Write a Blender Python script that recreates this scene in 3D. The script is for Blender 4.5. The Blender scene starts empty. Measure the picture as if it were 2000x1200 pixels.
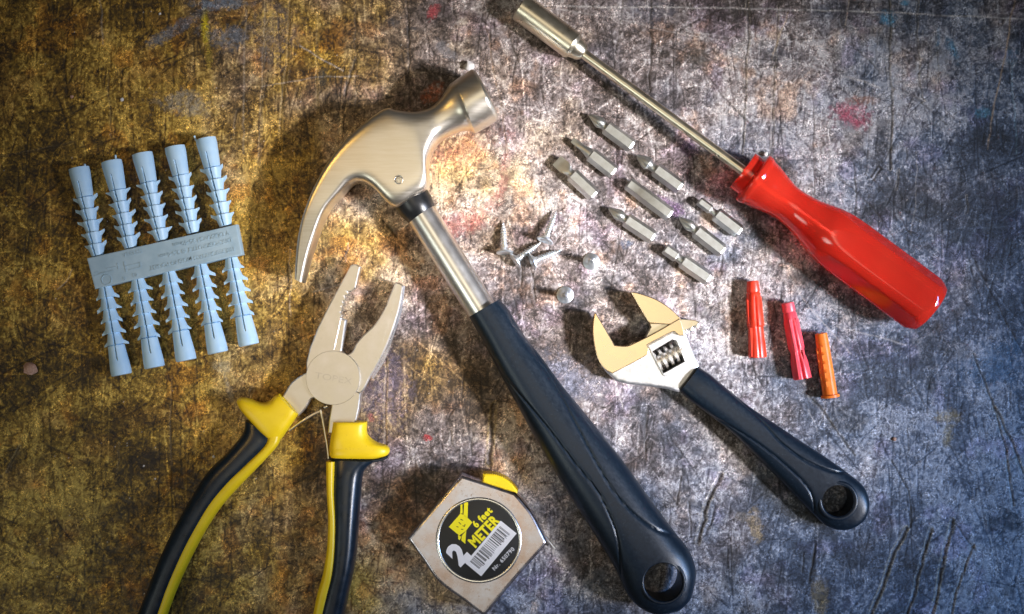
import bpy, bmesh, math, random
import numpy as np
from mathutils import Vector, Matrix

random.seed(7)
RS = np.random.RandomState(11)
scene = bpy.context.scene
COL = scene.collection

# ------------------------------------------------------------------ camera, light, exposure
MM = 0.001
CAM_H = 650.0            # camera height over the bench, millimetres
PXMM = 4.0               # photograph pixels per millimetre on the bench surface

cd = bpy.data.cameras.new('camera')
cam = bpy.data.objects.new('camera', cd)
COL.objects.link(cam)
cam.location = (0, 0, CAM_H*MM)
cd.sensor_width = 36.0
cd.lens = 36.0*CAM_H/500.0
cd.clip_start = 0.01
cd.clip_end = 50
cd.dof.use_dof = True
cd.dof.focus_distance = 0.642
cd.dof.aperture_fstop = 9.0
scene.camera = cam

world = bpy.data.worlds.new('World')
scene.world = world
world.use_nodes = True
wbg = world.node_tree.nodes['Background']
wbg.inputs['Color'].default_value = (0.56, 0.54, 0.52, 1)
wbg.inputs['Strength'].default_value = 0.10

def area_light(name, loc, target, sx, sy, power, color, spread=180):
    l = bpy.data.lights.new(name, 'AREA')
    l.shape = 'RECTANGLE'
    l.size = sx; l.size_y = sy
    l.energy = power
    l.color = color
    l.spread = math.radians(spread)
    o = bpy.data.objects.new(name, l)
    COL.objects.link(o)
    o.location = loc
    d = Vector(target)-Vector(loc)
    o.rotation_euler = d.to_track_quat('-Z', 'Y').to_euler()
    return o

def polar(tx, ty, az, el, d):
    a, e = math.radians(az), math.radians(el)
    return (tx+d*math.cos(e)*math.cos(a), ty+d*math.cos(e)*math.sin(a), d*math.sin(e))

# window-like key light from the right
area_light('key_light', polar(0.022, 0.022, -14, 39, 1.15), (0.022, 0.022, 0), 0.20, 0.15, 0.37, (1.0, 0.95, 0.94), 12)
# cool daylight, low, from the right
area_light('cool_light', polar(0.13, -0.08, -4, 34, 0.9), (0.13, -0.08, 0), 0.30, 0.26, 0.24, (0.14, 0.44, 1.0), 28)
# pale room lamp from the lower left
area_light('lamp_light', polar(0.0, 0.02, 218, 50, 0.9), (0.0, 0.01, 0), 0.22, 0.6, 0.058, (0.94, 1.0, 0.90), 24)
# added golden fill from the left, no visible source, lifts the shadows
area_light('warm_fill', polar(-0.05, 0.0, 152, 56, 1.1), (-0.05, 0.0, 0), 0.19, 0.16, 0.020, (1.0, 0.60, 0.15), 11)
# warm ceiling over the bench
area_light('ceiling_light', (0.0, 0.0, 1.5), (0, 0, 0), 0.9, 0.9, 0.20, (1.0, 0.88, 0.66), 30)

vs = scene.view_settings
scene.display_settings.display_device = 'sRGB'
vs.view_transform = 'Standard'
vs.look = 'None'
vs.exposure = 0.0
vs.gamma = 1.0
vs.use_curve_mapping = False
scene.render.engine = 'CYCLES'
scene.cycles.max_bounces = 8

# ------------------------------------------------------------------ small helpers
def W(px, py, z=0.0):
    """photograph pixel at height z (mm) -> bench coordinates in mm"""
    k = (1 - z/CAM_H)/PXMM
    return ((px-1000.0)*k, -(py-600.0)*k, z)

def crop(x0, y0, s):
    return lambda pts: [(x0+p[0]/s, y0+p[1]/s) for p in pts]

OFF = {}
def empty(name, label, cat, loc_mm, group=None):
    o = bpy.data.objects.new(name, None)
    o.empty_display_size = 0.01
    COL.objects.link(o)
    o.location = Vector(loc_mm)*MM
    o['label'] = label; o['category'] = cat
    if group: o['group'] = group
    OFF[o.name] = Vector(loc_mm)
    return o

def mk(name, verts, faces, mat, parent=None, angle=35, smooth=True):
    """verts in world millimetres"""
    off = OFF.get(parent.name, Vector((0, 0, 0))) if parent else Vector((0, 0, 0))
    me = bpy.data.meshes.new(name)
    me.from_pydata([tuple((Vector(v)-off)*MM) for v in verts], [], faces)
    me.update()
    bm = bmesh.new(); bm.from_mesh(me)
    bmesh.ops.remove_doubles(bm, verts=bm.verts, dist=1e-7)
    bmesh.ops.recalc_face_normals(bm, faces=bm.faces)
    bm.to_mesh(me); bm.free()
    if smooth:
        me.polygons.foreach_set('use_smooth', [True]*len(me.polygons))
        me.set_sharp_from_angle(angle=math.radians(angle))
    me.materials.append(mat)
    o = bpy.data.objects.new(name, me)
    COL.objects.link(o)
    if parent: o.parent = parent
    OFF[o.name] = off
    return o

def boolean_cut(o, verts, faces):
    """cut a closed mesh (world mm) out of o"""
    c = mk('cutter', verts, faces, o.data.materials[0], None, smooth=False)
    c.data.transform(Matrix.Translation(-OFF[o.name]*MM))
    m = o.modifiers.new('b', 'BOOLEAN'); m.object = c; m.operation = 'DIFFERENCE'; m.solver = 'EXACT'
    par = o.parent; o.parent = None
    bpy.context.view_layer.update()
    dg = bpy.context.evaluated_depsgraph_get()
    me = bpy.data.meshes.new_from_object(o.evaluated_get(dg))
    o.modifiers.clear()
    o.data = me
    o.parent = par
    me.polygons.foreach_set('use_smooth', [True]*len(me.polygons))
    me.set_sharp_from_angle(angle=math.radians(38))
    bpy.data.objects.remove(c)
    return o

def catmull(P, sub, closed=False, corners=()):
    """P: array n x k, resampled with Catmull-Rom; corner indices keep a kink"""
    P = np.asarray(P, float); n = len(P); out = []
    segs = n if closed else n-1
    for i in range(segs):
        p1 = P[i]; p2 = P[(i+1) % n]
        p0 = P[i-1] if (closed or i > 0) else 2*p1-p2
        p3 = P[(i+2) % n] if (closed or i+2 < n) else 2*p2-p1
        m1 = (p2-p0)/2; m2 = (p3-p1)/2
        if i in corners: m1 = p2-p1
        if (i+1) % n in corners: m2 = p2-p1
        for k in range(sub):
            t = k/sub
            h00 = 2*t**3-3*t*t+1; h10 = t**3-2*t*t+t; h01 = -2*t**3+3*t*t; h11 = t**3-t*t
            out.append(h00*p1+h10*m1+h01*p2+h11*m2)
    if not closed: out.append(P[-1])
    return np.array(out)

def ring_faces(nr, ns, cap=True):
    f = []
    for i in range(nr-1):
        for j in range(ns):
            a = i*ns+j; b = i*ns+(j+1) % ns
            f.append((a, b, b+ns, a+ns))
    if cap:
        f.append(tuple(range(ns-1, -1, -1)))
        f.append(tuple((nr-1)*ns+j for j in range(ns)))
    return f

def loft_lr(name, secs, mat, parent, ns=64, sub=6, angle=35, disp=None, corners=(), build=True, cap=True):
    """secs: (Lx,Ly,Rx,Ry,zc,h,n) edge points in pixels at height zc, half height h, superellipse n"""
    S = catmull(secs, sub, corners=corners)
    verts = []
    th = np.linspace(0, 2*math.pi, ns, endpoint=False)
    for (lx, ly, rx, ry, zc, h, n) in S:
        L = np.array(W(lx, ly, zc)); R = np.array(W(rx, ry, zc))
        c = (L+R)/2; u = (R-L)/2
        ct, st = np.cos(th), np.sin(th)
        cu = np.sign(ct)*np.abs(ct)**(2/n); cv = np.sign(st)*np.abs(st)**(2/n)
        for a, b in zip(cu, cv):
            p = c+u*a+np.array((0, 0, h*b))
            verts.append(p)
    verts = np.array(verts)
    if disp is not None:
        verts = disp(verts, len(S), ns)
    f = ring_faces(len(S), ns, cap)
    if not build: return verts, f
    return mk(name, [tuple(v) for v in verts], f, mat, parent, angle)

def inset(P, d):
    """move a closed polygon (mm, n x 2) inwards by d"""
    P = np.asarray(P, float)
    A = 0.5*np.sum(P[:, 0]*np.roll(P[:, 1], -1)-np.roll(P[:, 0], -1)*P[:, 1])
    s = 1 if A > 0 else -1
    e1 = P-np.roll(P, 1, 0); e2 = np.roll(P, -1, 0)-P
    n1 = np.stack([-e1[:, 1], e1[:, 0]], 1)*s; n2 = np.stack([-e2[:, 1], e2[:, 0]], 1)*s
    n1 /= np.linalg.norm(n1, axis=1, keepdims=True)+1e-9; n2 /= np.linalg.norm(n2, axis=1, keepdims=True)+1e-9
    m = n1+n2; ml = np.linalg.norm(m, axis=1, keepdims=True)+1e-9; m /= ml
    c = np.clip(np.sum(m*n1, 1, keepdims=True), 0.45, 1)
    return P+m*d/c

def plate(name, px, z0, z1, mat, parent, bev=0.6, steps=2, angle=30, bottom_bev=0.0, zref=None):
    """solid slab with a rounded or chamfered upper rim; px outline pixels seen at height zref"""
    zr = z1-bev if zref is None else zref
    P = np.array([W(x, y, zr)[:2] for x, y in px])
    lev = []
    if bottom_bev: lev += [(inset(P, bottom_bev), z0), (P, z0+bottom_bev)]
    else: lev.append((P, z0))
    if bev <= 0: lev.append((P, z1))
    else:
        for k in range(steps+1):
            a = math.pi/2*k/steps
            lev.append((inset(P, bev*(1-math.cos(a))) if k else P, z1-bev+bev*math.sin(a)))
    if bev > 0: lev.append((inset(P, bev+0.12), z1))
    n = len(P); verts = []
    for Q, z in lev: verts += [(q[0], q[1], z) for q in Q]
    return mk(name, verts, ring_faces(len(lev), n), mat, parent, angle)

def frame_axes(d, up=(0, 0, 1)):
    d = Vector(d).normalized(); up = Vector(up)
    u = d.cross(up)
    if u.length < 1e-4: u = d.cross(Vector((0, 1, 0)))
    u.normalize(); v = u.cross(d).normalized()
    return d, u, v

def revolve(name, A, D, prof, mat, parent, ns=40, flats=None, angle=35, up=(0, 0, 1), ph=0.0):
    """solid of revolution from A along D; prof = (distance, radius); flats=(count, apothem)"""
    d, u, v = frame_axes(D, up); A = Vector(A)
    verts = []
    for t, r in prof:
        for j in range(ns):
            a = 2*math.pi*j/ns
            rr = r
            if flats:
                k, ap = flats[0], flats[1]
                w = 2*math.pi/k
                aa = (a-ph+w/2) % w-w/2
                rr = min(r, ap/math.cos(aa))
            verts.append(A+d*t+u*(rr*math.cos(a))+v*(rr*math.sin(a)))
    return mk(name, verts, ring_faces(len(prof), ns), mat, parent, angle)

def tube(name, pts, r, mat, parent, ns=10, angle=60):
    pts = [Vector(p) for p in pts]; verts = []
    for i, p in enumerate(pts):
        d = (pts[min(i+1, len(pts)-1)]-pts[max(i-1, 0)])
        d, u, v = frame_axes(d)
        rr = r[i] if hasattr(r, '__len__') else r
        for j in range(ns):
            a = 2*math.pi*j/ns
            verts.append(p+u*(rr*math.cos(a))+v*(rr*math.sin(a)))
    return mk(name, verts, ring_faces(len(pts), ns), mat, parent, angle)

def lettering(name, body, size, cx, cy, deg, z, depth, mat, parent, bold=0.0, align='CENTER', sx=1.0, spacing=1.0):
    """text mesh; size in mm (capital height about 0.7 size), centre at pixel cx,cy"""
    c = bpy.data.curves.new('t', 'FONT')
    c.body = body; c.size = size; c.align_x = align; c.align_y = 'CENTER'
    c.extrude = depth/2; c.offset = bold; c.resolution_u = 3; c.space_character = spacing
    o = bpy.data.objects.new('t', c); COL.objects.link(o)
    bpy.context.view_layer.update()
    me = bpy.data.meshes.new_from_object(o.evaluated_get(bpy.context.evaluated_depsgraph_get()))
    bpy.data.objects.remove(o)
    p = W(cx, cy, z); off = OFF[parent.name]
    M = Matrix.Scale(MM, 4) @ Matrix.Translation(Vector((p[0], p[1], z+depth/2))-off) @ Matrix.Rotation(math.radians(deg), 4, 'Z') @ Matrix.Diagonal((sx, 1, 1, 1))
    me.transform(M)
    me.materials.clear(); me.materials.append(mat)
    me.name = name
    r = bpy.data.objects.new(name, me); COL.objects.link(r); r.parent = parent
    OFF[r.name] = off
    return r

# ------------------------------------------------------------------ materials
def newmat(name):
    m = bpy.data.materials.new(name); m.use_nodes = True
    nt = m.node_tree
    return m, nt, nt.nodes['Principled BSDF']

def noise_node(nt, scale, detail=4, rough=0.6, stretch=None):
    tc = nt.nodes.new('ShaderNodeTexCoord')
    n = nt.nodes.new('ShaderNodeTexNoise')
    n.inputs['Scale'].default_value = scale; n.inputs['Detail'].default_value = detail
    n.inputs['Roughness'].default_value = rough
    if stretch:
        mp = nt.nodes.new('ShaderNodeMapping')
        mp.inputs['Rotation'].default_value = (0, 0, math.radians(stretch[0]))
        mp.inputs['Scale'].default_value = stretch[1]
        nt.links.new(tc.outputs['Object'], mp.inputs['Vector']); nt.links.new(mp.outputs['Vector'], n.inputs['Vector'])
    else:
        nt.links.new(tc.outputs['Object'], n.inputs['Vector'])
    return n

def ramp(nt, src, stops):
    r = nt.nodes.new('ShaderNodeValToRGB')
    el = r.color_ramp.elements
    while len(el) < len(stops): el.new(0.5)
    for e, (p, c) in zip(el, stops):
        e.position = p; e.color = (*c, 1) if len(c) == 3 else c
    nt.links.new(src, r.inputs['Fac'])
    return r

def simple(name, c1, c2, rough=(0.3, 0.45), metallic=0.0, scale=300, bump=0.0, bscale=1500, stretch=None, spec=0.5, coat=0.0, trans=0.0, sss=0.0, bdist=0.0001):
    m, nt, b = newmat(name)
    n = noise_node(nt, scale, 5, 0.6, stretch)
    r = ramp(nt, n.outputs['Fac'], [(0.32, c1), (0.68, c2)])
    nt.links.new(r.outputs['Color'], b.inputs['Base Color'])
    rr = nt.nodes.new('ShaderNodeMapRange')
    rr.inputs['From Min'].default_value = 0.3; rr.inputs['From Max'].default_value = 0.7
    rr.inputs['To Min'].default_value = rough[0]; rr.inputs['To Max'].default_value = rough[1]
    nt.links.new(n.outputs['Fac'], rr.inputs['Value']); nt.links.new(rr.outputs['Result'], b.inputs['Roughness'])
    b.inputs['Metallic'].default_value = metallic
    b.inputs['Specular IOR Level'].default_value = spec
    b.inputs['Coat Weight'].default_value = coat
    b.inputs['Transmission Weight'].default_value = trans
    if sss:
        b.inputs['Subsurface Weight'].default_value = sss
        b.inputs['Subsurface Radius'].default_value = (0.004, 0.001, 0.0006)
        b.inputs['Subsurface Scale'].default_value = 1.0
    if bump:
        bn = noise_node(nt, bscale, 3, 0.6, stretch)
        bp = nt.nodes.new('ShaderNodeBump'); bp.inputs['Strength'].default_value = bump
        bp.inputs['Distance'].default_value = bdist
        nt.links.new(bn.outputs['Fac'], bp.inputs['Height']); nt.links.new(bp.outputs['Normal'], b.inputs['Normal'])
    return m

M_HEAD = simple('brushed_steel', (0.72, 0.66, 0.55), (0.80, 0.75, 0.66), (0.32, 0.38), 1.0, 90, 0.04, 900, (35, (1, 12, 1)))
M_SHAFT = simple('satin_chrome', (0.84, 0.81, 0.77), (0.90, 0.88, 0.84), (0.28, 0.36), 1.0, 120)
M_PLIER = simple('ground_steel', (0.66, 0.62, 0.55), (0.78, 0.74, 0.68), (0.30, 0.46), 1.0, 110, 0.08, 1400)
M_BEVEL = simple('polished_steel', (0.85, 0.85, 0.84), (0.9, 0.9, 0.9), (0.22, 0.3), 1.0, 150)
M_WFLAT = simple('polished_flat_steel', (0.78, 0.60, 0.38), (0.84, 0.67, 0.45), (0.20, 0.30), 1.0, 60)
M_WBODY = simple('satin_cast_steel', (0.72, 0.72, 0.72), (0.82, 0.82, 0.82), (0.38, 0.5), 1.0, 500, 0.35, 2600)
M_BIT = simple('grey_tool_steel', (0.50, 0.51, 0.49), (0.60, 0.61, 0.59), (0.36, 0.46), 1.0, 400, 0.12, 3000)
M_SCREW = simple('zinc_plated_steel', (0.76, 0.83, 0.88), (0.88, 0.91, 0.93), (0.36, 0.46), 1.0, 500)
M_NICKEL = simple('nickel_plated_steel', (0.74, 0.66, 0.50), (0.84, 0.77, 0.62), (0.26, 0.36), 1.0, 160)
M_WORM = simple('worm_steel', (0.80, 0.76, 0.70), (0.9, 0.86, 0.80), (0.34, 0.42), 1.0, 300)
M_RUBBER = simple('black_rubber', (0.003, 0.008, 0.016), (0.005, 0.013, 0.024), (0.30, 0.40), 0.0, 700, 0.34, 2200, spec=0.42)
M_COLLAR = simple('black_plastic', (0.008, 0.009, 0.010), (0.014, 0.015, 0.017), (0.28, 0.36), 0.0, 300)
def dusty(m, scale, lo, col):
    # pale dust and scuffs caught on a dark surface
    nt = m.node_tree; b = nt.nodes['Principled BSDF']
    src = b.inputs['Base Color'].links[0].from_socket
    n1 = noise_node(nt, scale, 6, 0.75); n2 = noise_node(nt, 45, 3, 0.6)
    a = ramp(nt, n1.outputs['Fac'], [(lo, (0, 0, 0)), (lo+0.10, (1, 1, 1))]); c = ramp(nt, n2.outputs['Fac'], [(0.38, (0.05, 0.05, 0.05)), (0.70, (0.8, 0.8, 0.8))])
    q = nt.nodes.new('ShaderNodeMath'); q.operation = 'MULTIPLY'
    nt.links.new(a.outputs['Color'], q.inputs[0]); nt.links.new(c.outputs['Color'], q.inputs[1])
    mx = nt.nodes.new('ShaderNodeMix'); mx.data_type = 'RGBA'
    nt.links.new(q.outputs[0], mx.inputs['Factor']); nt.links.new(src, mx.inputs['A']); mx.inputs['B'].default_value = (*col, 1)
    nt.links.new(mx.outputs['Result'], b.inputs['Base Color'])
dusty(M_RUBBER, 1100, 0.60, (0.085, 0.11, 0.14))
M_PLBLK = simple('dark_soft_grip', (0.003, 0.010, 0.018), (0.006, 0.016, 0.030), (0.26, 0.36), 0.0, 260, 0.1, 1500)
M_YEL = simple('yellow_plastic', (0.88, 0.60, 0.008), (0.93, 0.66, 0.014), (0.34, 0.44), 0.0, 140, 0.06, 1200, sss=0.0)
M_RED = simple('clear_red_acetate', (0.98, 0.055, 0.028), (0.95, 0.040, 0.022), (0.05, 0.11), 0.0, 60, 0.05, 400, trans=0.62, spec=0.5)
M_PRED = simple('red_nylon', (0.82, 0.035, 0.012), (0.88, 0.055, 0.02), (0.32, 0.42), 0.0, 300, sss=0.12)
M_PPINK = simple('pink_red_nylon', (0.80, 0.055, 0.085), (0.86, 0.09, 0.12), (0.34, 0.44), 0.0, 300, sss=0.12)
M_PORANGE = simple('orange_nylon', (0.86, 0.17, 0.012), (0.90, 0.23, 0.02), (0.32, 0.42), 0.0, 300, sss=0.12)
M_BLUE = simple('pale_blue_nylon', (0.46, 0.70, 0.92), (0.56, 0.78, 0.95), (0.36, 0.5), 0.0, 160, 0.08, 1200)
M_STRIP = simple('greyish_blue_nylon', (0.32, 0.46, 0.55), (0.42, 0.56, 0.64), (0.36, 0.5), 0.0, 160, 0.08, 1200)
M_TAPE = simple('worn_chrome', (0.46, 0.36, 0.33), (0.72, 0.76, 0.90), (0.20, 0.36), 1.0, 70, 0.06, 700)
M_DISC = simple('black_print', (0.010, 0.010, 0.010), (0.014, 0.014, 0.014), (0.35, 0.45), 0.0, 200)
M_WHITE = simple('white_print', (0.74, 0.72, 0.72), (0.80, 0.78, 0.78), (0.4, 0.5), 0.0, 400)
M_YPRINT = simple('yellow_print', (0.85, 0.72, 0.005), (0.88, 0.76, 0.01), (0.4, 0.5), 0.0, 300)
dusty(M_YEL, 700, 0.60, (0.45, 0.27, 0.02))
dusty(M_HEAD, 500, 0.64, (0.36, 0.31, 0.24))
dusty(M_PLIER, 420, 0.62, (0.46, 0.40, 0.32))
dusty(M_TAPE, 380, 0.56, (0.36, 0.25, 0.18))
dusty(M_BLUE, 600, 0.64, (0.34, 0.42, 0.44))
M_ETCH = simple('etched_steel', (0.56, 0.52, 0.46), (0.68, 0.64, 0.57), (0.4, 0.5), 0.9, 400)
M_CRUMBP = simple('pinkish_crumb', (0.40, 0.20, 0.13), (0.62, 0.38, 0.26), (0.6, 0.8), 0.0, 900, 0.4, 1500)
M_CRUMBW = simple('white_crumb', (0.55, 0.52, 0.50), (0.78, 0.76, 0.74), (0.4, 0.6), 0.0, 900, 0.3, 1500)

# ------------------------------------------------------------------ the bench top
def build_bench():
    st = 0.42
    xd = np.arange(-264, 264.01, st); yd = np.arange(-161, 161.01, st)
    def ext(a):
        lo = a[0]; hi = a[-1]
        e = np.concatenate([np.arange(1.0, 24, 1.0), np.arange(25, 92, 2.5), np.array([96, 102, 112, 130, 160, 220, 300, 420])])
        return np.concatenate([lo-e[::-1], a, hi+e])
    x = ext(xd); y = ext(yd)
    nx, ny = len(x), len(y); i0 = (nx-len(xd))//2
    X, Y = np.meshgrid(x, y)
    PX = X*PXMM+1000; PY = -Y*PXMM+600
    def vnoise(scale, seed, sx=1.0, sy=1.0):
        r = np.random.RandomState(seed)
        gx = (x-x[0])/(scale*sx); gy = (y-y[0])/(scale*sy)
        ix = gx.astype(int); iy = gy.astype(int)
        fx = gx-ix; fy = gy-iy
        fx = fx*fx*(3-2*fx); fy = fy*fy*(3-2*fy)
        R = r.rand(iy.max()+2, ix.max()+2).astype(np.float32)
        Rx0 = R[:, ix]*(1-fx)+R[:, ix+1]*fx
        return Rx0[iy]*(1-fy)[:, None]+Rx0[iy+1]*fy[:, None]
    def fbm(scale, seed, octv=4, gain=0.55, sx=1.0, sy=1.0):
        s = 0; a = 1; tot = 0
        for k in range(octv):
            s = s+a*vnoise(scale/2**k, seed*31+k, sx, sy); tot += a; a *= gain
        return s/tot
    def sst(a, b, v):
        t = np.clip((v-a)/(b-a), 0, 1); return t*t*(3-2*t)
    nxd, nyd = len(xd), len(yd)
    def splat(N, lmin, lmax, curve, seed, vert=0.35, wlo=0.3, samples=18):
        r = np.random.RandomState(seed)
        cx = r.uniform(-264, 264, N); cy = r.uniform(-161, 161, N)
        ang = r.uniform(0, math.pi, N)
        v = r.rand(N) < vert
        ang[v] = math.pi/2+r.normal(0, 0.13, v.sum())
        L = lmin+(lmax-lmin)*r.rand(N)**2.2
        k = r.normal(0, curve, N)
        w = r.uniform(wlo, 1, N)
        t = np.linspace(-.5, .5, samples)
        a = ang[:, None]+k[:, None]*t[None]
        dx = np.cumsum(np.cos(a), 1)*(L/samples)[:, None]; dy = np.cumsum(np.sin(a), 1)*(L/samples)[:, None]
        gx = (cx[:, None]+dx+264)/st; gy = (cy[:, None]+dy+161)/st
        ww = w[:, None]*np.clip(1.6-3*np.abs(t), 0, 1)[None]
        ok = (gx > 0) & (gy > 0) & (gx < nxd-2) & (gy < nyd-2)
        gx, gy, ww = gx[ok], gy[ok], ww[ok]
        ix = gx.astype(int); iy = gy.astype(int); fx = gx-ix; fy = gy-iy
        A = np.zeros(nyd*nxd, np.float32)
        for ox, oy, q in ((0, 0, (1-fx)*(1-fy)), (1, 0, fx*(1-fy)), (0, 1, (1-fx)*fy), (1, 1, fx*fy)):
            np.maximum.at(A, (iy+oy)*nxd+ix+ox, ww*np.sqrt(q))
        F = np.zeros((ny, nx), np.float32)
        F[i0:i0+nyd, i0:i0+nxd] = A.reshape(nyd, nxd)
        return F
    def polyline(pts, half):
        """distance (px) to a pixel polyline, only inside its neighbourhood"""
        D = np.full(X.shape, 1e3, np.float32)
        xs = [p[0] for p in pts]; ys = [p[1] for p in pts]
        jx = np.where((PX[0] > min(xs)-half*3) & (PX[0] < max(xs)+half*3))[0]
        jy = np.where((PY[:, 0] > min(ys)-half*3) & (PY[:, 0] < max(ys)+half*3))[0]
        if len(jx) == 0 or len(jy) == 0: return D, None
        sl = (slice(jy[0], jy[-1]+1), slice(jx[0], jx[-1]+1))
        qx = PX[sl]+(wob[sl]-0.5)*9+(f_sm[sl]-.5)*2.5; qy = PY[sl]+(wob2[sl]-0.5)*5
        d = np.full(qx.shape, 1e3)
        for (ax, ay), (bx, by) in zip(pts[:-1], pts[1:]):
            ux, uy = bx-ax, by-ay; l2 = ux*ux+uy*uy+1e-6
            t = np.clip(((qx-ax)*ux+(qy-ay)*uy)/l2, 0, 1)
            d = np.minimum(d, np.hypot(qx-ax-t*ux, qy-ay-t*uy))
        return d, sl
    wob = fbm(9, 71, 3); wob2 = fbm(9, 72, 3)
    f_fine = fbm(0.95, 1, 2, 0.7); f_sm = fbm(1.9, 2, 3, 0.65); f_md = fbm(11, 3, 4, 0.6); f_lg = fbm(46, 4, 4, 0.55)
    f_v = fbm(7, 5, 4, 0.6, 0.6, 3.0)
    lf1 = splat(30000, 1.2, 9.0, 1.6, 21, 0.06, 0.25, 36)   # pale fibres
    lf2 = splat(4200, 4, 26, 0.5, 22, 0.25, 0.3, 90)        # longer pale scratches
    lf3 = splat(520, 16, 90, 0.15, 26, 0.6, 0.5, 260)       # long fine scratches
    df1 = splat(26000, 1.0, 8.0, 1.6, 23, 0.06, 0.25, 34)    # dark flecks
    df2 = splat(2600, 4, 34, 0.35, 24, 0.35, 0.3, 110)       # dark cuts
    df3 = splat(340, 18, 100, 0.10, 27, 0.8, 0.5, 280)
    # height in mm
    H = (f_sm-.5)*0.22+(f_fine-.5)*0.16+(f_md-.5)*0.25-df1*0.05-df2*0.22+lf1*0.05
    # wear: how much pale scuffed surface shows
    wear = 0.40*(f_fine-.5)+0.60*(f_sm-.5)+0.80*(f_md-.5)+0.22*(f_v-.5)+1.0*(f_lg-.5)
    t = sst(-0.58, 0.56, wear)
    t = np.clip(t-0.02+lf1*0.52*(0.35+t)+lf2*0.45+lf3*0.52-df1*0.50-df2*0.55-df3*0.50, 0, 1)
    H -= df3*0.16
    # base hues: rusty brown, violet grey; light's gold left and blue right painted in
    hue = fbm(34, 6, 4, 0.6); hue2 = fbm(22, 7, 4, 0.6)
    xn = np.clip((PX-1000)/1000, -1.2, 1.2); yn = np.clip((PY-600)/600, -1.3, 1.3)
    warm_cast = sst(0.25, 0.85, 0.36-0.76*xn+0.75*(hue-.5))  # golden cast of the light, stronger leftwards, put into bench colour
    cool = sst(0.35, 1.0, 0.40+0.62*xn+0.22*yn+0.9*(hue2-.5))  # blue, dimmer light towards the right put into bench colour
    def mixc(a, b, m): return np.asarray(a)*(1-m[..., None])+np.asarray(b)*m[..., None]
    light = mixc((0.56, 0.52, 0.51), (0.64, 0.42, 0.085), warm_cast)
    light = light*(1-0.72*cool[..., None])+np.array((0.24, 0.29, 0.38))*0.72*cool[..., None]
    dark = mixc((0.045, 0.034, 0.030), (0.042, 0.025, 0.007), warm_cast)
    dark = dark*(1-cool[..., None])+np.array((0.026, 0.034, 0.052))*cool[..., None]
    mid = mixc((0.23, 0.19, 0.185), (0.24, 0.138, 0.018), warm_cast)
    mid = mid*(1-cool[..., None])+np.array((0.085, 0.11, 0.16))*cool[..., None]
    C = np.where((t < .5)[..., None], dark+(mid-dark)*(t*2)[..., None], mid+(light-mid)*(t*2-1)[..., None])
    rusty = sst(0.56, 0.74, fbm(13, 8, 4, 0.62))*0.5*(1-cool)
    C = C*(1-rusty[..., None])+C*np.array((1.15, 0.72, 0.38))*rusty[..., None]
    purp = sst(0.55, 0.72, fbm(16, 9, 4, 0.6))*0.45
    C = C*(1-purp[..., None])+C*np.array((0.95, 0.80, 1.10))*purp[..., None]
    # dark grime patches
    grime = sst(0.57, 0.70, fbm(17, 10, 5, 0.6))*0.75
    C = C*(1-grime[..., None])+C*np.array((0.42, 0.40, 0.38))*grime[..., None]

    def stain(px, py, rx, ry, col, op=0.8, rot=0, hard=0.35):
        nonlocal C
        a = math.radians(rot)
        dx = PX-px; dy = PY-py
        u = (dx*math.cos(a)+dy*math.sin(a))/rx; v = (-dx*math.sin(a)+dy*math.cos(a))/ry
        d = np.hypot(u, v)+(f_md-.5)*1.6+(f_sm-.5)*1.5+(f_fine-.5)*0.5
        m = (1-sst(1-hard, 1+hard, d))*op*np.clip(0.85+1.7*(f_sm-.5)+0.6*(f_fine-.5)-0.5*lf1, 0, 1)
        C = C*(1-m[..., None])+np.array(col)*m[..., None]
    stain(401, 60, 8, 36, (0.60, 0.47, 0.01), 0.9)
    stain(408, 115, 6, 24, (0.30, 0.22, 0.03), 0.6)
    stain(345, 55, 60, 10, (0.16, 0.20, 0.26), 0.6, -32)
    stain(440, 75, 45, 20, (0.17, 0.21, 0.27), 0.6, 20)
    stain(430, 8, 55, 10, (0.20, 0.26, 0.34), 0.7)
    stain(365, 205, 55, 26, (0.38, 0.35, 0.28), 0.6, 10)
    stain(535, 70, 46, 60, (0.15, 0.14, 0.15), 0.6)
    stain(845, 24, 9, 16, (0.35, 0.05, 0.06), 0.75, 20)
    stain(842, 182, 26, 12, (0.42, 0.10, 0.03), 0.6, -35)
    stain(765, 44, 18, 9, (0.035, 0.035, 0.04), 0.9, 15)
    stain(808, 56, 12, 5, (0.035, 0.035, 0.04), 0.9)
    stain(764, 157, 8, 8, (0.03, 0.025, 0.02), 0.9)
    stain(630, 150, 9, 14, (0.05, 0.05, 0.04), 0.8)
    stain(660, 232, 8, 10, (0.03, 0.03, 0.025), 0.85)
    stain(872, 100, 24, 11, (0.22, 0.21, 0.22), 0.8, 40)
    stain(1665, 228, 34, 27, (0.40, 0.04, 0.09), 0.75, 15)
    stain(1690, 195, 30, 10, (0.28, 0.09, 0.02), 0.5)
    stain(1735, 38, 17, 12, (0.06, 0.22, 0.36), 0.8, 20)
    stain(1768, 5, 10, 7, (0.06, 0.24, 0.38), 0.8)
    stain(1860, 95, 8, 24, (0.05, 0.20, 0.33), 0.75, -25)
    stain(1832, 75, 6, 20, (0.05, 0.16, 0.28), 0.6)
    stain(1920, 220, 14, 9, (0.07, 0.22, 0.32), 0.6)
    stain(1975, 110, 14, 22, (0.05, 0.16, 0.26), 0.6)
    stain(1940, 720, 60, 50, (0.05, 0.14, 0.26), 0.5)
    stain(905, 300, 60, 26, (0.46, 0.16, 0.12), 0.36, -20)
    stain(905, 430, 50, 20, (0.44, 0.13, 0.11), 0.5, -15)
    stain(985, 330, 10, 60, (0.45, 0.17, 0.15), 0.45, 10)
    stain(950, 405, 40, 9, (0.45, 0.16, 0.13), 0.4, -50)
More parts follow.
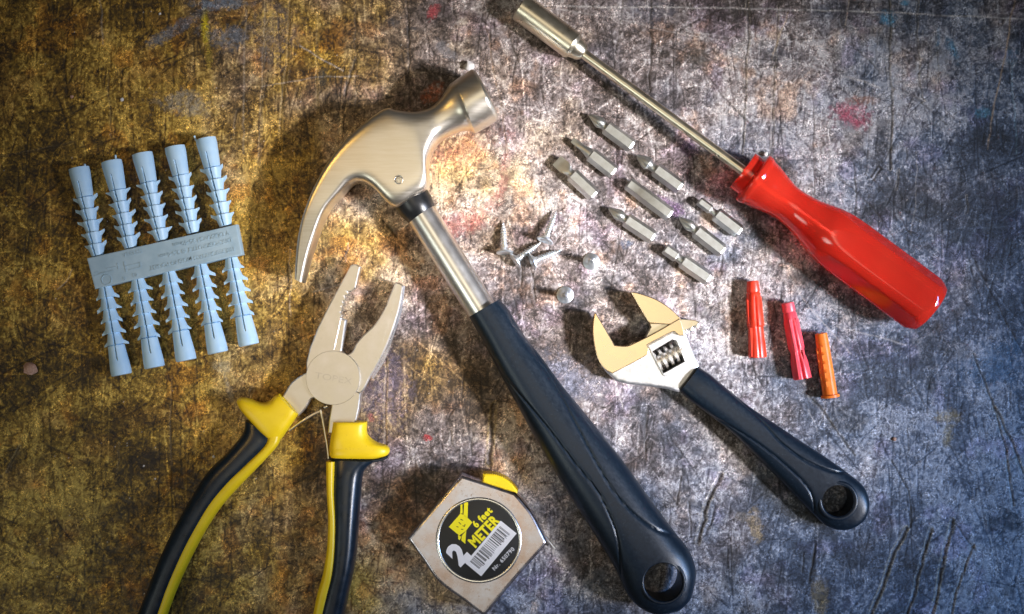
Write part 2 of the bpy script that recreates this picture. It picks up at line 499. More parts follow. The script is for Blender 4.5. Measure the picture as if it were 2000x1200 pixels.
    stain(878, 395, 14, 24, (0.42, 0.20, 0.08), 0.4)
    stain(835, 855, 9, 9, (0.60, 0.02, 0.03), 0.85, 20)
    stain(725, 817, 8, 10, (0.36, 0.08, 0.05), 0.85)
    stain(757, 780, 42, 70, (0.17, 0.14, 0.21), 0.55, 0)
    stain(438, 717, 16, 15, (0.46, 0.37, 0.20), 0.9, 0, 0.2)
    stain(446, 758, 5, 28, (0.42, 0.36, 0.24), 0.6, -15)
    stain(1840, 815, 24, 15, (0.42, 0.30, 0.10), 0.55, 0)
    stain(1848, 850, 10, 30, (0.34, 0.26, 0.10), 0.55, 0)
    stain(1475, 1030, 12, 26, (0.42, 0.30, 0.15), 0.7, -10)
    stain(1600, 1165, 14, 40, (0.28, 0.20, 0.08), 0.6, 0)
    stain(1300, 400, 34, 14, (0.22, 0.11, 0.28), 0.5, 30)
    stain(1345, 290, 20, 10, (0.25, 0.12, 0.30), 0.3, 30)
    stain(1225, 475, 14, 9, (0.04, 0.10, 0.20), 0.6, 0)
    stain(1365, 115, 16, 20, (0.06, 0.05, 0.04), 0.7, -20)
    stain(1075, 405, 10, 22, (0.62, 0.60, 0.58), 0.5, 30)
    stain(1070, 240, 5, 18, (0.60, 0.58, 0.56), 0.6, 25)
    stain(1043, 1188, 9, 14, (0.62, 0.50, 0.42), 0.8, 20)
    stain(1450, 1010, 16, 8, (0.30, 0.25, 0.2), 0.5)
    stain(660, 640, 26, 12, (0.3, 0.3, 0.36), 0.4)
    stain(1130, 740, 60, 40, (0.36, 0.38, 0.50), 0.4, 20)
    stain(1250, 20, 60, 26, (0.10, 0.11, 0.16), 0.5)

    def cut(pts, w, depth, dark=0.9, col=(0.03, 0.024, 0.018), lip=0.0, lipcol=(0.5, 0.44, 0.34)):
        nonlocal C, H
        half = max(w*3.2, 8)
        d, sl = polyline(pts, half)
        if sl is None: return
        gap = np.clip(0.75+1.3*(f_sm[sl]-.4)+0.6*(f_fine[sl]-.5)+1.2*(f_md[sl]-.5), 0, 1)
        m = np.exp(-(d/w)**2)*dark*gap
        H[sl] -= depth*np.exp(-(d/w)**2)*np.clip(gap+.2, 0, 1)
        C[sl] = C[sl]*(1-m[..., None])+np.array(col)*m[..., None]
        if lip:
            l = np.exp(-((d-w*1.6)/(w*0.55))**2)*lip*gap*np.clip(1.6*f_fine[sl], 0, 1)
            H[sl] += 0.12*depth*l
            C[sl] = C[sl]*(1-l[..., None])+np.array(lipcol)*l[..., None]
    def scratch(pts, w=1.2, op=0.7, col=(0.55, 0.52, 0.50)):
        cut(pts, w, 0.05, op, col)
    # cuts that can be made out one by one in the photograph
    cut([(568, 0), (562, 120), (548, 240), (552, 300)], 2.2, 0.35, 0.6, (0.16, 0.10, 0.02), 0.5, (0.5, 0.36, 0.14))
    cut([(622, 0), (620, 180), (616, 420)], 1.5, 0.2, 0.4, (0.25, 0.17, 0.05), 0.4, (0.5, 0.38, 0.18))
    cut([(520, 0), (513, 150), (508, 320)], 1.5, 0.2, 0.4, (0.2, 0.15, 0.08), 0.4)
    cut([(480, 20), (478, 130), (476, 215), (478, 300)], 1.6, 0.2, 0.5, (0.42, 0.36, 0.28))
    cut([(692, 118), (672, 186)], 3.0, 0.5, 0.85)
    cut([(695, 0), (694, 240)], 1.4, 0.3, 0.6)
    cut([(796, 0), (797, 60), (799, 170), (803, 225)], 1.8, 0.4, 0.7)
    cut([(740, 90), (737, 200)], 1.2, 0.25, 0.5)
    cut([(938, 90), (937, 150)], 1.6, 0.4, 0.7)
    cut([(952, 60), (968, 150), (980, 230), (990, 300)], 1.3, 0.25, 0.5, (0.2, 0.12, 0.05))
    cut([(1272, 0), (1270, 95), (1268, 180)], 1.7, 0.4, 0.75)
    cut([(1218, 0), (1210, 60), (1200, 130)], 1.5, 0.3, 0.6)
    cut([(1320, 60), (1318, 160)], 1.3, 0.3, 0.6)
    cut([(1462, 0), (1458, 120), (1450, 300)], 2.0, 0.4, 0.75, lip=0.4)
    cut([(1485, 80), (1487, 240)], 1.2, 0.2, 0.5)
    cut([(1520, 10), (1512, 150), (1506, 300)], 1.6, 0.3, 0.6, lip=0.5)
    cut([(1737, 0), (1738, 120), (1742, 240), (1738, 330)], 2.0, 0.4, 0.8, lip=0.3)
    cut([(1790, 0), (1793, 110), (1800, 200)], 1.4, 0.3, 0.6, lip=0.5)
    cut([(1828, 60), (1834, 180)], 1.2, 0.2, 0.5, lip=0.4)
    cut([(1348, 108), (1395, 165), (1430, 210), (1468, 245)], 1.6, 0.45, 0.85)
    cut([(1590, 180), (1588, 300), (1592, 420)], 1.3, 0.25, 0.6)
    cut([(1640, 40), (1655, 75)], 1.4, 0.3, 0.6)
    cut([(1660, 85), (1720, 138)], 1.5, 0.3, 0.7)
    cut([(1760, 175), (1805, 205), (1850, 245)], 1.5, 0.3, 0.7)
    cut([(1668, 320), (1672, 380), (1668, 430)], 1.4, 0.3, 0.7)
    cut([(1640, 350), (1700, 400), (1750, 470)], 1.5, 0.3, 0.7)
    cut([(1690, 330), (1745, 400), (1780, 460)], 1.3, 0.25, 0.6)
    cut([(1700, 345), (1715, 325), (1722, 330), (1706, 352)], 3.0, 0.5, 0.7)
    cut([(335, 735), (334, 830), (337, 930), (335, 1030)], 2.0, 0.4, 0.75)
    cut([(490, 760), (470, 820)], 2.0, 0.3, 0.6, lip=0.5)
    cut([(755, 700), (752, 780), (752, 872)], 2.0, 0.4, 0.55, (0.10, 0.06, 0.025), 0.6, (0.45, 0.34, 0.18))
    cut([(967, 790), (960, 850), (955, 905)], 4.0, 0.9, 0.9, (0.025, 0.02, 0.012), 0.5, (0.4, 0.3, 0.1))
    cut([(760, 440), (771, 456)], 4.5, 0.9, 0.9)
    cut([(1862, 1017), (1846, 1075), (1820, 1205)], 2.9, 0.8, 0.5, (0.04, 0.038, 0.035), 0.8, (0.34, 0.30, 0.22))
    cut([(1819, 1033), (1800, 1104), (1770, 1205)], 2.7, 0.8, 0.5, (0.04, 0.038, 0.035), 0.8, (0.34, 0.33, 0.30))
    cut([(1773, 1033), (1746, 1083), (1702, 1200)], 3.2, 0.8, 0.5, (0.04, 0.038, 0.035), 0.8, (0.34, 0.30, 0.22))
    cut([(1902, 1065), (1875, 1133), (1858, 1200)], 2.2, 0.6, 0.45, (0.03, 0.03, 0.032), 0.6, (0.34, 0.28, 0.18))
    cut([(1592, 1064), (1583, 1115), (1580, 1140)], 2.6, 0.6, 0.8)
    cut([(1568, 1080), (1566, 1120)], 1.6, 0.4, 0.7)
    cut([(1900, 690), (1937, 783), (1962, 867), (1979, 987)], 1.8, 0.5, 0.8, lip=0.3)
    cut([(1942, 796), (1970, 850), (1998, 925)], 2.2, 0.5, 0.8, lip=0.4)
    cut([(1583, 775), (1625, 828), (1650, 862), (1668, 890)], 1.8, 0.5, 0.85, lip=0.3)
    cut([(1788, 755), (1812, 808)], 1.4, 0.3, 0.7)
    cut([(1408, 928), (1380, 983), (1364, 1060)], 3.4, 0.9, 0.85, lip=0.5)
    cut([(1396, 990), (1380, 1045)], 2.2, 0.5, 0.8)
    cut([(1330, 930), (1320, 985)], 1.8, 0.4, 0.7)
    cut([(1345, 980), (1350, 1050)], 1.6, 0.4, 0.7)
    cut([(1740, 900), (1775, 960), (1780, 1030)], 1.6, 0.4, 0.7)
    cut([(1870, 1030), (1905, 1075)], 1.5, 0.4, 0.7)
    cut([(1265, 790), (1262, 900)], 1.6, 0.3, 0.7)
    cut([(1018, 520), (1017, 560)], 1.8, 0.4, 0.75)
    cut([(1036, 520), (1048, 590)], 1.8, 0.4, 0.75)
    cut([(955, 520), (1015, 535), (1090, 545), (1190, 560)], 1.4, 0.3, 0.7)
    cut([(1095, 430), (1103, 470)], 1.3, 0.3, 0.6)
    cut([(1000, 110), (1040, 100), (1140, 85)], 1.2, 0.2, 0.5)
    cut([(880, 120), (950, 125), (1020, 115)], 1.2, 0.2, 0.5)
    cut([(1900, 500), (1960, 620), (2000, 690)], 1.6, 0.3, 0.7)
    cut([(1720, 40), (1705, 180), (1690, 340)], 1.2, 0.2, 0.5)
    cut([(1390, 470), (1410, 500), (1405, 530)], 1.6, 0.4, 0.7)
    scratch([(1030, 12), (1260, 14), (1500, 18), (1750, 25), (2010, 38)], 1.5, 0.8)
    scratch([(1982, 0), (1965, 100), (1945, 200), (1928, 290)], 1.5, 0.75, (0.52, 0.36, 0.22))
    scratch([(1500, 105), (1560, 122), (1610, 138)], 1.4, 0.7)
    scratch([(1650, 150), (1690, 160), (1720, 172)], 1.8, 0.7)
    scratch([(1750, 180), (1810, 198)], 1.6, 0.6)
    scratch([(1541, 25), (1522, 70), (1508, 115)], 1.6, 0.6, (0.5, 0.36, 0.2))
    scratch([(1660, 0), (1652, 50)], 1.3, 0.6, (0.5, 0.40, 0.3))
    scratch([(1805, 60), (1795, 130)], 1.3, 0.6)
    scratch([(1978, 120), (1985, 300)], 1.2, 0.5, (0.25, 0.4, 0.5))
    scratch([(1100, 20), (1200, 35), (1300, 60), (1420, 80)], 1.0, 0.5)
    scratch([(1340, 60), (1500, 85)], 1.0, 0.45)
    scratch([(585, 90), (640, 120), (668, 138)], 1.2, 0.6)
    scratch([(556, 260), (580, 280), (605, 310)], 2.0, 0.6, (0.50, 0.36, 0.08))
    scratch([(510, 170), (620, 150), (700, 148)], 1.0, 0.4)
    scratch([(1540, 540), (1580, 600), (1660, 690)], 1.2, 0.6)
    scratch([(1260, 250), (1290, 290)], 1.0, 0.5)
    scratch([(1580, 800), (1600, 850), (1690, 940)], 1.0, 0.4)
    scratch([(1905, 950), (1960, 1150)], 1.0, 0.4)
    scratch([(1345, 520), (1400, 590)], 1.2, 0.6)
    scratch([(1190, 700), (1205, 760), (1216, 800)], 1.2, 0.6)
    scratch([(610, 570), (650, 560), (700, 540)], 1.4, 0.6)
    for k in range(46):      # the many further, mostly upright, knife marks
        px = RS.uniform(20, 1990); py = RS.uniform(-40, 1180); l = 25+150*RS.rand()**2
        a = math.pi/2+RS.normal(0, 0.16) if RS.rand() < .7 else RS.uniform(0, math.pi)
        pts = [(px+l*q*math.cos(a)+RS.normal(0, 1.6), py+l*q*math.sin(a)) for q in (-.5, -.2, .1, .5)]
        if RS.rand() < .6: cut(pts, RS.uniform(1.0, 1.8), 0.3, RS.uniform(.4, .75), lip=RS.uniform(0, .4))
        else: scratch(pts, RS.uniform(.9, 1.4), RS.uniform(.3, .6))
    # small bright specks of sawdust and paint
    for k in range(260):
        px = RS.uniform(0, 2000); py = RS.uniform(0, 1200); r = 0.6+1.5*RS.rand()**3
        ix = int((px-1000)/PXMM/st+264/st)+i0; iy = int((-(py-600)/PXMM+161)/st)+i0
        q = max(1, int(r))
        C[iy:iy+q, ix:ix+q] = np.array((0.62, 0.58, 0.54))*RS.uniform(.6, 1)
    far = sst(70, 100, np.maximum(np.abs(X)-264, np.abs(Y)-161))[..., None]
    C = C*(1-far)+np.array((0.16, 0.13, 0.10))*far
    C = np.clip(C, 0.008, 0.8)

    H = H-np.percentile(H[i0:i0+nyd, i0:i0+nxd], 97)
    edge = np.minimum(np.minimum(sst(0, 40, X-x[0]), sst(0, 40, x[-1]-X)), np.minimum(sst(0, 40, Y-y[0]), sst(0, 40, y[-1]-Y)))
    H = H*edge
    me = bpy.data.meshes.new('workbench_top')
    nv = nx*ny
    me.vertices.add(nv)
    co = np.stack([X, Y, H], -1).astype(np.float32).reshape(-1)*MM
    me.vertices.foreach_set('co', co)
    q = (np.arange(ny-1)[:, None]*nx+np.arange(nx-1)[None]).reshape(-1)
    idx = np.stack([q, q+1, q+1+nx, q+nx], 1).astype(np.int32)
    nf = len(q)
    me.loops.add(nf*4); me.loops.foreach_set('vertex_index', idx.reshape(-1))
    me.polygons.add(nf)
    me.polygons.foreach_set('loop_start', np.arange(nf, dtype=np.int32)*4)
    me.polygons.foreach_set('use_smooth', np.ones(nf, bool))
    me.update(calc_edges=True)
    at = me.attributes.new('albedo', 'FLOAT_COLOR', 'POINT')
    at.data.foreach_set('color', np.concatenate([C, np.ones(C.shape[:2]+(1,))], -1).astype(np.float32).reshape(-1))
    m, nt, b = newmat('worn_bench_surface')
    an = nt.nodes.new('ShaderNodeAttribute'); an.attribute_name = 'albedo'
    n1 = noise_node(nt, 1500, 4, 0.7)
    r1 = ramp(nt, n1.outputs['Fac'], [(0.32, (0.68, 0.68, 0.68)), (0.68, (1.28, 1.28, 1.28))])
    def filaments(scale, detail, rough, dist, lo, hi, stretch=None):
        n = noise_node(nt, scale, detail, rough, stretch); n.inputs['Distortion'].default_value = dist
        m1 = nt.nodes.new('ShaderNodeMath'); m1.operation = 'MULTIPLY_ADD'; m1.inputs[1].default_value = 2; m1.inputs[2].default_value = -1
        nt.links.new(n.outputs['Fac'], m1.inputs[0])
        m2 = nt.nodes.new('ShaderNodeMath'); m2.operation = 'ABSOLUTE'; nt.links.new(m1.outputs[0], m2.inputs[0])
        mr = nt.nodes.new('ShaderNodeMapRange'); mr.inputs['From Min'].default_value = hi; mr.inputs['From Max'].default_value = lo
        nt.links.new(m2.outputs[0], mr.inputs['Value'])
        return mr.outputs['Result']
    def mul(a, b, k=None):
        m = nt.nodes.new('ShaderNodeMath'); m.operation = 'MULTIPLY'; nt.links.new(a, m.inputs[0])
        if k is None: nt.links.new(b, m.inputs[1])
        else: m.inputs[1].default_value = k
        return m.outputs[0]
    def mixmul(col, fac, tint):
        mx = nt.nodes.new('ShaderNodeMix'); mx.data_type = 'RGBA'; mx.blend_type = 'MULTIPLY'
        nt.links.new(fac, mx.inputs['Factor']); nt.links.new(col, mx.inputs['A']); mx.inputs['B'].default_value = (*tint, 1)
        return mx.outputs['Result']
    mx = nt.nodes.new('ShaderNodeMix'); mx.data_type = 'RGBA'; mx.blend_type = 'MULTIPLY'
    mx.inputs['Factor'].default_value = 1.0
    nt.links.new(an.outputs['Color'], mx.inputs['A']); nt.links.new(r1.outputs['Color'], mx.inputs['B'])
    patch = ramp(nt, noise_node(nt, 130, 4, 0.65).outputs['Fac'], [(0.40, (0, 0, 0)), (0.58, (1, 1, 1))]).outputs['Color']
    patch2 = ramp(nt, noise_node(nt, 190, 4, 0.65, (20, (1, 1, 1))).outputs['Fac'], [(0.42, (0, 0, 0)), (0.60, (1, 1, 1))]).outputs['Color']
    pale = mul(filaments(330, 1.5, 0.5, 1.6, 0.015, 0.085), patch)
    pale2 = mul(filaments(620, 1.5, 0.5, 1.0, 0.02, 0.13, (0, (1, 0.8, 1))), patch2)
    drk = mul(filaments(280, 2.5, 0.55, 2.0, 0.015, 0.085, (8, (1, 0.8, 1))), patch2)
    drk2 = mul(filaments(900, 2, 0.5, 0.8, 0.04, 0.22), patch)
    c = mixmul(mx.outputs['Result'], drk, (0.34, 0.30, 0.27))
    c = mixmul(c, mul(drk2, None, 0.8), (0.42, 0.40, 0.38))
    c = mixmul(c, pale, (2.4, 2.3, 2.2))
    c = mixmul(c, pale2, (2.1, 2.05, 2.0))
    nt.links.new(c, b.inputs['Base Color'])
    n2 = noise_node(nt, 260, 4, 0.6)
    rr = nt.nodes.new('ShaderNodeMapRange')
    rr.inputs['From Min'].default_value = .3; rr.inputs['From Max'].default_value = .7
    rr.inputs['To Min'].default_value = 0.42; rr.inputs['To Max'].default_value = 0.70
    nt.links.new(n2.outputs['Fac'], rr.inputs['Value']); nt.links.new(rr.outputs['Result'], b.inputs['Roughness'])
    b.inputs['Specular IOR Level'].default_value = 0.4
    bp = nt.nodes.new('ShaderNodeBump'); bp.inputs['Strength'].default_value = 0.35; bp.inputs['Distance'].default_value = 0.0003
    nt.links.new(n1.outputs['Fac'], bp.inputs['Height']); nt.links.new(bp.outputs['Normal'], b.inputs['Normal'])
    me.materials.append(m)
    o = bpy.data.objects.new('workbench_top', me); COL.objects.link(o)
    o['kind'] = 'structure'
build_bench()

def seg_dist(Q, pts):
    d = np.full(len(Q), 1e3)
    for (ax, ay), (bx, by) in zip(pts[:-1], pts[1:]):
        ux, uy = bx-ax, by-ay; l2 = ux*ux+uy*uy+1e-9
        t = np.clip(((Q[:, 0]-ax)*ux+(Q[:, 1]-ay)*uy)/l2, 0, 1)
        d = np.minimum(d, np.hypot(Q[:, 0]-ax-t*ux, Q[:, 1]-ay-t*uy))
    return d

def groover(lines, zc, w, depth):
    """press grooves (pixel polylines) into the upper half of a loft"""
    L = [catmull(np.array(l), 6) for l in lines]
    def f(V, nr, ns):
        k = (1-V[:, 2]/CAM_H)/PXMM
        Q = np.stack([V[:, 0]/k+1000, -V[:, 1]/k+600], 1)
        d = np.full(len(V), 1e3)
        for l in L: d = np.minimum(d, seg_dist(Q, l))
        V = V.copy()
        V[:, 2] -= np.where(V[:, 2] > zc, depth*np.exp(-(d/w)**2), 0)
        return V
    return f

def cyl_mesh(cx, cy, z0, z1, r, n=40, cone=0.0):
    v = []
    for z in (z0, z1):
        rr = r if z == z0 else r+cone
        v += [(cx+rr*math.cos(2*math.pi*j/n), cy+rr*math.sin(2*math.pi*j/n), z) for j in range(n)]
    return v, ring_faces(2, n)

def torus_lip(name, cx, cy, z, R, r, mat, parent, n=48, m=10, squash=1.0):
    v = []
    for i in range(n):
        a = 2*math.pi*i/n
        for j in range(m):
            b = 2*math.pi*j/m
            v.append((cx+(R+r*math.cos(b))*math.cos(a), cy+(R+r*math.cos(b))*math.sin(a), z+r*squash*math.sin(b)))
    f = []
    for i in range(n):
        for j in range(m):
            f.append((i*m+j, i*m+(j+1) % m, ((i+1) % n)*m+(j+1) % m, ((i+1) % n)*m+j))
    return mk(name, v, f, mat, parent, 60)

# ------------------------------------------------------------------ claw hammer
def build_hammer():
    t = empty('claw_hammer', 'steel claw hammer with black rubber grip lying across the middle', 'hammer', W(950, 600, 0))
    c = crop(540, 100, 2.222)
    pairs = [  # outer x,y, inner x,y, zc, h, n
        ((84, 990), (122, 1008), 13, 7.0, 3.5), ((90, 900), (150, 900), 13, 8.5, 4), ((103, 800), (182, 800), 13.5, 9.5, 5),
        ((130, 700), (225, 695), 14, 10.5, 6), ((170, 600), (288, 622), 14, 11.3, 6), ((230, 490), (335, 577), 14, 12, 5.5),
        ((310, 390), (380, 572), 14, 12.3, 5.5), ((400, 310), (425, 598), 14, 12.5, 5.5), ((478, 258), (515, 680), 14, 12.5, 5.5),
        ((522, 266), (600, 642), 14, 12.5, 6.5), ((575, 272), (657, 597), 14, 12.4, 5.5), ((620, 268), (660, 500), 14, 12.0, 4.2),
        ((665, 252), (674, 450), 14, 11.5, 3.2), ((692, 232), (705, 400), 14, 11.0, 2.7), ((716, 205), (755, 368), 14, 11.0, 2.5),
        ((736, 172), (805, 348), 14, 11.6, 2.4), ((752, 148), (838, 346), 14, 12.6, 2.3), ((772, 132), (862, 357), 14, 14.0, 2.15),
        ((800, 112), (895, 340), 14, 14.2, 2.05), ((846, 82), (955, 305), 14, 14.2, 2.0), ((858, 84), (962, 294), 14, 13.2, 2.0),
        ((866, 92), (964, 284), 14, 11.6, 2.0)]
    secs = []
    for o, i, zc, h, n in pairs:
        (a, b), = c([o]); (d, e), = c([i]); secs.append((a, b, d, e, zc, h, n))
    head = loft_lr('head', secs, M_HEAD, t, ns=96, sub=7, angle=28, corners=(17, 19, 20))
    (hx, hy), = c([(530, 558)])
    p = W(hx, hy, 26.5)
    v, f = cyl_mesh(p[0], p[1], 22, 40, 1.7, 24)
    boolean_cut(head, v, f)
    r = torus_lip('rivet_hole_rim', p[0], p[1], 26.45, 1.9, 0.28, M_BEVEL, head)
    # black plastic collar, chrome shaft
    z = 14
    a0 = np.array(c([(520, 690), (657, 604)])); a1 = np.array(c([(575, 752), (690, 672)]))
    mid0 = a0.mean(0); mid1 = a1.mean(0)
    A = Vector(W(*mid0, z)); B = Vector(W(*mid1, z)); D = (B-A).normalized()
    r0 = (Vector(W(*a0[0], z))-Vector(W(*a0[1], z))).length/2; r1 = (Vector(W(*a1[0], z))-Vector(W(*a1[1], z))).length/2
    Lc = (B-A).length
    revolve('collar', A-D*1.5, D, [(0, r0), (Lc*.55, r0*.99), (Lc+1.0, r1*.98), (Lc+1.5, r1*.93)], M_COLLAR, t, 48)
    E = Vector(W(*np.array(c([(835, 1145), (936, 1086)])).mean(0), z))
    revolve('shaft', B, E-B, [(-2, 7.35), ((E-B).length+12, 7.15)], M_SHAFT, t, 56)
    # grip
    g = crop(900, 560, 1.876)
    Lp = [(30, 112), (72, 185), (125, 285), (185, 395), (262, 535), (340, 672), (420, 798), (500, 925), (566, 1035), (600, 1110), (640, 1162), (690, 1192)]
    Rp = [(142, 46), (176, 88), (232, 178), (298, 262), (378, 370), (470, 482), (580, 620), (680, 758), (785, 900), (835, 965), (860, 1040), (848, 1120)]
    hs = [9.6, 9.8, 10.2, 10.8, 11.6, 12.4, 13.0, 13.4, 13.2, 12.6, 11.6, 10.0]
    secs = []
    Lp = g(Lp); Rp = g(Rp)
    for k, ((a, b), (d, e), h) in enumerate(zip(Lp, Rp, hs)):
        secs.append((a, b, d, e, 13.5, h, 2.55))
    m = lambda w: (Lp[-1][0]*(1-w)+Rp[-1][0]*w, Lp[-1][1]*(1-w)+Rp[-1][1]*w)
    dx, dy = 0.40, 0.80
    q0, q1 = m(0.10), m(0.90); secs.append((q0[0]+7, q0[1]+6, q1[0]-1, q1[1]+14, 13.5, 8.2, 2.4))
    q0, q1 = m(0.34), m(0.70); secs.append((q0[0]+6, q0[1]+13, q1[0]+4, q1[1]+19, 13.5, 5.0, 2.2))
    ll = g([(40, 150), (68, 195), (130, 290), (220, 400), (320, 520), (420, 650), (500, 750), (550, 850), (575, 930), (588, 1060)])
    rl = g([(172, 70), (190, 130), (240, 190), (300, 290), (360, 390), (430, 520), (500, 650), (560, 750), (640, 840), (720, 893), (790, 912)])
    gr = loft_lr('grip', secs, M_RUBBER, t, ns=176, sub=18, angle=50, disp=groover([ll, rl], 14, 2.0, 0.75))
    (hx, hy), = g([(746, 1082)])
    p = W(hx, hy, 24)
    v, f = cyl_mesh(p[0]-1.0, p[1], -5, 40, 9.6, 48)
    boolean_cut(gr, v, f)
    torus_lip('hang_hole_rim', p[0]-.6, p[1], 24.2, 9.9, 0.9, M_RUBBER, gr)
build_hammer()

# ------------------------------------------------------------------ combination pliers
def build_pliers():
    t = empty('combination_pliers', 'open combination pliers with yellow and black handles beside the tape measure', 'pliers', W(650, 760, 0))
    c = crop(440, 500, 2.61)
    # under half: right jaw and left arm
    jr = [(868, 134), (900, 146), (904, 175), (884, 280), (842, 410), (792, 525), (736, 622), (690, 700), (600, 740), (500, 735),
          (440, 728), (410, 775), (374, 815), (292, 720), (340, 645), (420, 592), (540, 540), (640, 495), (668, 448), (705, 405),
          (762, 350), (812, 268), (838, 205)]
    P = catmull(np.array(c(jr)), 5, closed=True, corners=(0, 12, 13))
    plate('jaw', [tuple(p) for p in P], 4.0, 10.2, M_PLIER, t, bev=0.5, steps=1)
    # its ground outer facet
    zt, zb = 10.22, 5.5
    top = c([(872, 140), (862, 230), (838, 320), (812, 410), (786, 485), (738, 606)])
    bot = c([(905, 152), (888, 285), (858, 375), (826, 470), (796, 545), (742, 630)])
    V = [W(x, y, zt) for x, y in top]+[(W(x, y, zt)[0]+.7, W(x, y, zt)[1]-.2, zb) for x, y in bot]
    n = len(top)
    V += [(v[0]-1.2, v[1]+.2, zb) for v in V[:n]]
    F = []
    for i in range(n-1):
        F += [(i, i+1, n+i+1, n+i), (n+i, n+i+1, 2*n+i+1, 2*n+i), (2*n+i, 2*n+i+1, i+1, i)]
    F += [(0, n, 2*n), (n-1, 3*n-1, 2*n-1)]
    mk('ground_facet', V, F, M_BEVEL, t, 20)
    # upper half: left jaw with teeth, pivot disc, right arm
    jl = [(640, 48), (668, 42), (688, 56), (676, 110), (664, 165), (640, 184)]
    zig = [(624, 182), (634, 200), (608, 205), (621, 226), (600, 232), (612, 252), (592, 258), (605, 279), (587, 286), (600, 304), (588, 316)]
    rest = [(614, 328), (604, 400), (592, 484)]
    disc = [(550+138*math.cos(math.radians(a)), 622+138*math.sin(math.radians(a))) for a in (-66, -50, -34, -18, -2, 14, 30)]
    arm = [(690, 700), (680, 780), (664, 852), (600, 862), (545, 905), (524, 905), (530, 840), (543, 762), (520, 757)]
    disc2 = [(550+138*math.cos(math.radians(a)), 622+138*math.sin(math.radians(a))) for a in (112, 128, 144, 160, 176, 192)]
    left = [(413, 545), (432, 470), (470, 372), (530, 252), (585, 150)]
    up = c(jl+zig+rest+disc+arm+disc2+left)
    plate('toothed_jaw', up, 3.4, 11.8, M_PLIER, t, bev=0.45, steps=1, angle=25)
    # bright cutter facet
    q = c([(590, 316), (616, 328), (592, 486), (555, 476)])
    V = [W(*q[0], 11.85), (*W(*q[1], 11.4)[:2], 9.4), (*W(*q[2], 11.4)[:2], 9.4), W(*q[3], 11.85),
         (*W(*q[0], 11.85)[:2], 9), (*W(*q[3], 11.85)[:2], 9)]
    mk('cutter_edge', V, [(0, 1, 2, 3), (0, 4, 1), (3, 2, 5), (0, 3, 5, 4), (4, 5, 2, 1)], M_BEVEL, t, 20)
    # pivot joint line, a thin raised disc
    (cx, cy), = c([(549, 622)])
    p = W(cx, cy, 11.8)
    revolve('pivot_disc', (p[0], p[1], 11.0), (0, 0, 1), [(0, 13.0), (0.85, 13.0), (1.0, 12.85)], M_PLIER, t, 72)
    (cx, cy), = c([(552, 626)])
    lettering('lettering', 'TOPEX', 4.3, cx, cy, -10, 12.0, 0.05, M_ETCH, t, 0.02, sx=1.35)
    # right arm bright edge
    q = c([(683, 600), (694, 600), (688, 690), (664, 850), (655, 850), (672, 700)])
    V = [W(x, y, 11.6) for x, y in q]
    # handles
    h = crop(240, 760, 2.727)
    bl_L = [(655, 165), (640, 235), (560, 335), (455, 440), (372, 570), (300, 695), (232, 830), (180, 950), (128, 1085), (75, 1215), (20, 1340)]
    bl_R = [(800, 230), (815, 300), (700, 420), (612, 510), (525, 610), (455, 715), (395, 820), (340, 935), (285, 1060), (230, 1210), (180, 1340)]
    secs = [(*a, *b, 8.5, hh, 2.5) for a, b, hh in zip(h(bl_L), h(bl_R), [5.5, 6.6, 7.4, 8, 8.2, 8.4, 8.4, 8.4, 8.2, 8, 7.6])]
    loft_lr('left_grip', secs, M_PLBLK, t, ns=48, sub=6, angle=60)
    st_L = [(775, 245), (755, 300), (650, 400), (545, 492), (462, 590), (398, 690), (342, 795), (285, 915), (230, 1045), (180, 1200), (135, 1340)]
    st_R = [(842, 245), (822, 305), (712, 425), (620, 520), (532, 618), (462, 720), (402, 825), (344, 940), (288, 1065), (232, 1212), (182, 1340)]
    secs = [(*a, *b, 11.5, hh, 2.6) for a, b, hh in zip(h(st_L), h(st_R), [3.6, 4.2, 4.6, 4.8, 5, 5, 5, 5, 4.8, 4.6, 4.2])]
    loft_lr('left_inlay', secs, M_YEL, t, ns=36, sub=6, angle=60)
    rows = [((834, 26), (934, 130), 6.2), ((812, 34), (918, 158), 6.6), ((778, 66), (890, 200), 6.9), ((735, 72), (868, 232), 7.2), ((668, 50), (850, 258), 7.2), ((628, 46), (838, 272), 7.0), ((610, 64), (818, 286), 6.2), ((622, 96), (790, 276), 5.0)]
    loft_lr('left_collar', [(*a, *b, 9.4, q, 3.2) for (a, b, q) in [(h([r[0]])[0], h([r[1]])[0], r[2]) for r in rows]], M_YEL, t, ns=48, sub=5, angle=60)
    bl_L = [(1105, 372), (1112, 450), (1112, 560), (1116, 700), (1112, 850), (1098, 980), (1066, 1095), (1036, 1210), (1000, 1340)]
    bl_R = [(1345, 382), (1284, 440), (1268, 560), (1258, 700), (1247, 850), (1232, 955), (1208, 1070), (1178, 1205), (1140, 1340)]
    secs = [(*a, *b, 8.5, hh, 2.5) for a, b, hh in zip(h(bl_L), h(bl_R), [6.5, 7.4, 8, 8.4, 8.4, 8.4, 8.2, 8, 7.6])]
    loft_lr('right_grip', secs, M_PLBLK, t, ns=48, sub=6, angle=60)
    st_L = [(1084, 385), (1085, 450), (1088, 560), (1095, 700), (1088, 850), (1066, 985), (1036, 1090), (1012, 1205), (975, 1340)]
    st_R = [(1132, 385), (1132, 450), (1132, 560), (1142, 700), (1140, 850), (1128, 985), (1104, 1095), (1076, 1210), (1040, 1340)]
    secs = [(*a, *b, 11.5, hh, 2.6) for a, b, hh in zip(h(st_L), h(st_R), [4.2, 4.6, 4.8, 5, 5, 5, 4.8, 4.6, 4.2])]
    loft_lr('right_inlay', secs, M_YEL, t, ns=36, sub=6, angle=60)
